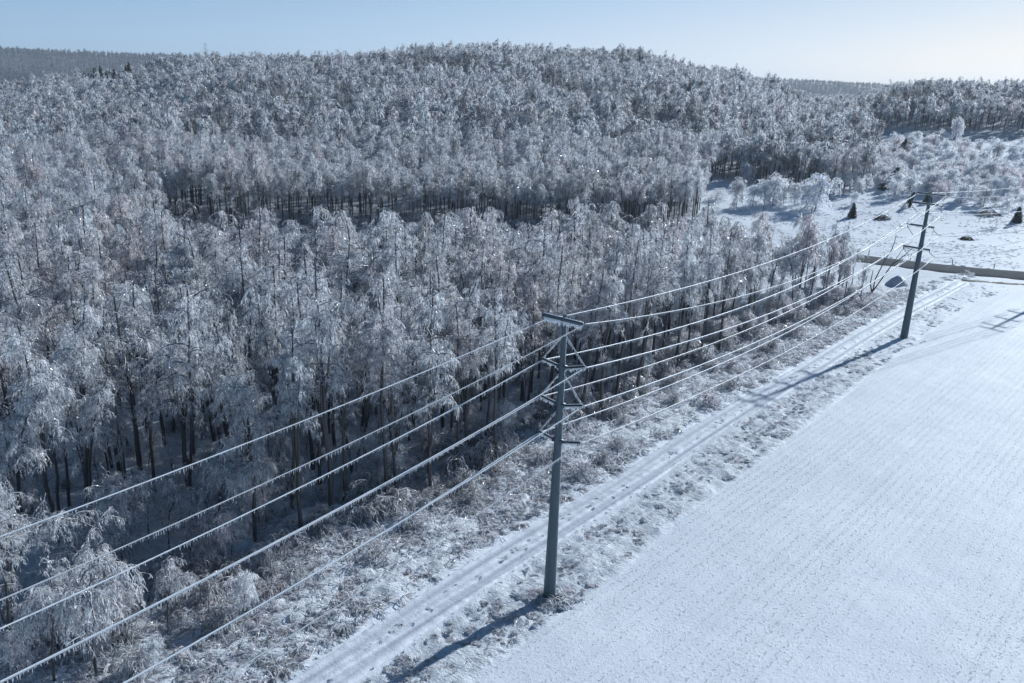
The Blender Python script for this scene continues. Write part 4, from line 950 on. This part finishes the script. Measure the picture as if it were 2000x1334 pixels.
def scatter(name, P, sc, keys, seed, label, cat, zoff=None):
    n = len(P); r = np.random.default_rng(seed); me = bpy.data.meshes.new(name); me.vertices.add(n); z = terrain(P[:, 0], P[:, 1])+(0 if zoff is None else zoff)
    me.vertices.foreach_set('co', np.stack([P[:, 0], P[:, 1], z], 1).astype(np.float32).ravel())
    for nm, ty, data in (('idx', 'INT', r.integers(0, len(keys), n).astype(np.int32)), ('rotz', 'FLOAT', r.uniform(0, 6.28, n).astype(np.float32))):
        a = me.attributes.new(nm, ty, 'POINT'); a.data.foreach_set('value', data)
    a = me.attributes.new('scl', 'FLOAT_VECTOR', 'POINT'); a.data.foreach_set('vector', np.stack([sc, sc, sc*r.uniform(.7, 1.1, n)], 1).astype(np.float32).ravel())
    o = bpy.data.objects.new(name, me); COL.objects.link(o); col = bpy.data.collections.new(name+'_kinds')
    for i, k in enumerate(keys):
        sub = bpy.data.collections.new('%s_%02d' % (name, i)); col.children.link(sub); [sub.objects.link(q.copy()) for q in protos[k][:2] if q is not None]
    ng = bpy.data.node_groups.new(name+'_nodes', 'GeometryNodeTree')
    ng.interface.new_socket('Geometry', in_out='INPUT', socket_type='NodeSocketGeometry'); ng.interface.new_socket('Geometry', in_out='OUTPUT', socket_type='NodeSocketGeometry')
    gi = ng.nodes.new('NodeGroupInput'); go = ng.nodes.new('NodeGroupOutput')
    ci = ng.nodes.new('GeometryNodeCollectionInfo'); ci.inputs['Collection'].default_value = col; ci.inputs['Separate Children'].default_value = True
    ip = ng.nodes.new('GeometryNodeInstanceOnPoints'); ip.inputs['Pick Instance'].default_value = True
    def na(nm, ty):
        a = ng.nodes.new('GeometryNodeInputNamedAttribute'); a.data_type = ty; a.inputs['Name'].default_value = nm; return [s for s in a.outputs if s.enabled and s.name == 'Attribute'][0]
    cx = ng.nodes.new('ShaderNodeCombineXYZ'); ng.links.new(na('rotz', 'FLOAT'), cx.inputs[2])
    ng.links.new(gi.outputs[0], ip.inputs['Points']); ng.links.new(ci.outputs[0], ip.inputs['Instance']); ng.links.new(na('idx', 'INT'), ip.inputs['Instance Index'])
    ng.links.new(cx.outputs[0], ip.inputs['Rotation']); ng.links.new(na('scl', 'FLOAT_VECTOR'), ip.inputs['Scale']); ng.links.new(ip.outputs[0], go.inputs[0])
    md = o.modifiers.new('scatter', 'NODES'); md.node_group = ng; return tag(o, label, cat, kind='stuff')
# candidate points over the corridor
C = rng.random((170000, 2))*np.array([140, 150])+np.array([-42, 28])
dT, sT, aT = poly_dist(C[:, 0], C[:, 1], TRACK); dE, sE, aE = poly_dist(C[:, 0], C[:, 1], EDGE); dW, sW, aW = poly_dist(C[:, 0], C[:, 1], WOODEDGE)
clump = lattice_noise(C[:, 0], C[:, 1], 51, 2.2)+.6*lattice_noise(C[:, 0], C[:, 1], 52, .8)
left = (sT < 0) & (dT > 2.1) & ((sW > 0) | (dW < 6)) & (C[:, 1] < 175)
pl_ = np.clip(.62+.9*clump, 0, 1)*np.clip(1.15-.06*dT*0-np.clip(dW-7, 0, 9)*.10, .12, 1)
right = (sT > 0) & (dT > 2.0) & (sE < 0)
pr_ = np.clip(.27+.85*clump, 0, .85)*np.clip(1.2-aT/260, .25, 1)
edge_ = (dE < .35) & (sE < 0); pe_ = np.clip(.35+1.0*clump, 0, 1)*(aE < 175)
midt = (dT < .42) | ((dT > 1.35) & (dT < 2.2)); pm_ = np.clip(.30+.7*clump, 0, .8)
prob = np.where(left, pl_, 0); prob = np.where(right, np.maximum(pr_, 0), prob); prob = np.where(edge_, np.maximum(prob, pe_), prob); prob = np.where(midt, pm_*.75, prob)
sel = rng.random(len(C)) < prob; Cs = C[sel]
sc = np.where(left[sel], rng.uniform(.7, 1.7, sel.sum()), rng.uniform(.35, .9, sel.sum())); sc = np.where(midt[sel], .4, sc)
q = px_ground(1078, 1168)[:2]; ring = q+rng.normal(0, .75, (60, 2)); ring = ring[np.hypot(*(ring-P1).T) > .5]
q2 = P2+rng.normal(0, .9, (26, 2))
Cs = np.vstack([Cs, ring, q2]); sc = np.r_[sc, rng.uniform(.7, 1.3, len(ring)), rng.uniform(.4, .8, len(q2))]
scatter('grass', Cs, sc, ['tuft%d' % k for k in range(5)], 9, 'flattened ice-coated grass on the verges of the track', 'grass', zoff=np.where(poly_dist(Cs[:, 0], Cs[:, 1], TRACK)[0] < 1.3, .06, -.02))
print('tufts', len(Cs))
C = rng.random((14000, 2))*np.array([150, 170])+np.array([-60, 30]); dW, sW, aW = poly_dist(C[:, 0], C[:, 1], WOODEDGE)
und = inside(C[:, 0], C[:, 1], NEARWOOD) & (sW < 0) & (dW < 40) & (dW > 1.0) & (rng.random(len(C)) < .16+.34*np.exp(-dW/10)+.25*lattice_noise(C[:, 0], C[:, 1], 58, 5))
Cg = np.array([polar(*q) for q in zip(rng.uniform(262, 1380, 500), rng.uniform(190, 232, 500))])
Cu = np.vstack([C[und], Cg]); us = np.r_[rng.uniform(.45, 1.35, und.sum()), rng.uniform(.35, .95, len(Cg))]
scatter('undergrowth', Cu, us*.85, ['haze%d' % k for k in range(4)]+['shrub0'], 14, 'tangled ice-glazed undergrowth between the trunks of the near wood', 'undergrowth')
print('under', und.sum())
# clearing beyond the road: short tufts
C = rng.random((30000, 2))*np.array([230, 130])+np.array([60, 172]); t_ = C[:, 0]/C[:, 1]; rr_ = np.hypot(C[:, 0], C[:, 1]); dR, sR, _ = poly_dist(C[:, 0], C[:, 1], ROAD)
ok = (sR < 0) & (dR > 5) & (t_ > colx(1380)) & (t_ < colx(2060)) & (rr_ < 300) & (rng.random(len(C)) < .30+.9*lattice_noise(C[:, 0], C[:, 1], 53, 5))
scatter('clearing_grass', C[ok], rng.uniform(.5, 1.1, ok.sum()), ['tuft%d' % k for k in range(5)], 10, 'short iced grass poking through the snow of the clearing', 'grass')
# stubble of the field, in rows
a = -ROWS; dv = np.array([math.cos(a), math.sin(a)]); nv_ = np.array([-dv[1], dv[0]])
st = []
for k in range(-260, 260):
    s = rng.uniform(-120, 150, 160); o_ = k*.76+rng.normal(0, .05, 160); st.append(np.array([20, 70])+dv*s[:, None]+nv_*o_[:, None])
st = np.vstack(st); dE, sE, _ = poly_dist(st[:, 0], st[:, 1], EDGE); dR, sR, _ = poly_dist(st[:, 0], st[:, 1], ROAD)
big = lattice_noise(st[:, 0], st[:, 1], 54, 6)
ok = (sE > 0) & (dE > 1.2) & (sR > 0) & (dR > 6) & (st[:, 1] > 25) & (st[:, 0] < 140) & (st[:, 1] < 165) & (rng.random(len(st)) < .16+.7*big)
scatter('stubble', st[ok], rng.uniform(.2, .42, ok.sum()), ['stub%d' % k for k in range(3)], 12, 'rows of short crop stubble poking through the field snow', 'stubble')
print('stub', ok.sum())

# ------------------------------------------------------------------ air
g = Geo(); g.box((0, 0, 84.0), (6900, 6900, 96)); m, nt, out = mat_new('winter_haze'); pv = nt.nodes.new('ShaderNodeVolumePrincipled')
pv.inputs['Color'].default_value = (.80, .90, 1.0, 1); pv.inputs['Density'].default_value = .00011; pv.inputs['Anisotropy'].default_value = .2
nt.links.new(pv.outputs[0], out.inputs['Volume']); tag(g.build('haze', [m]), kind='stuff')
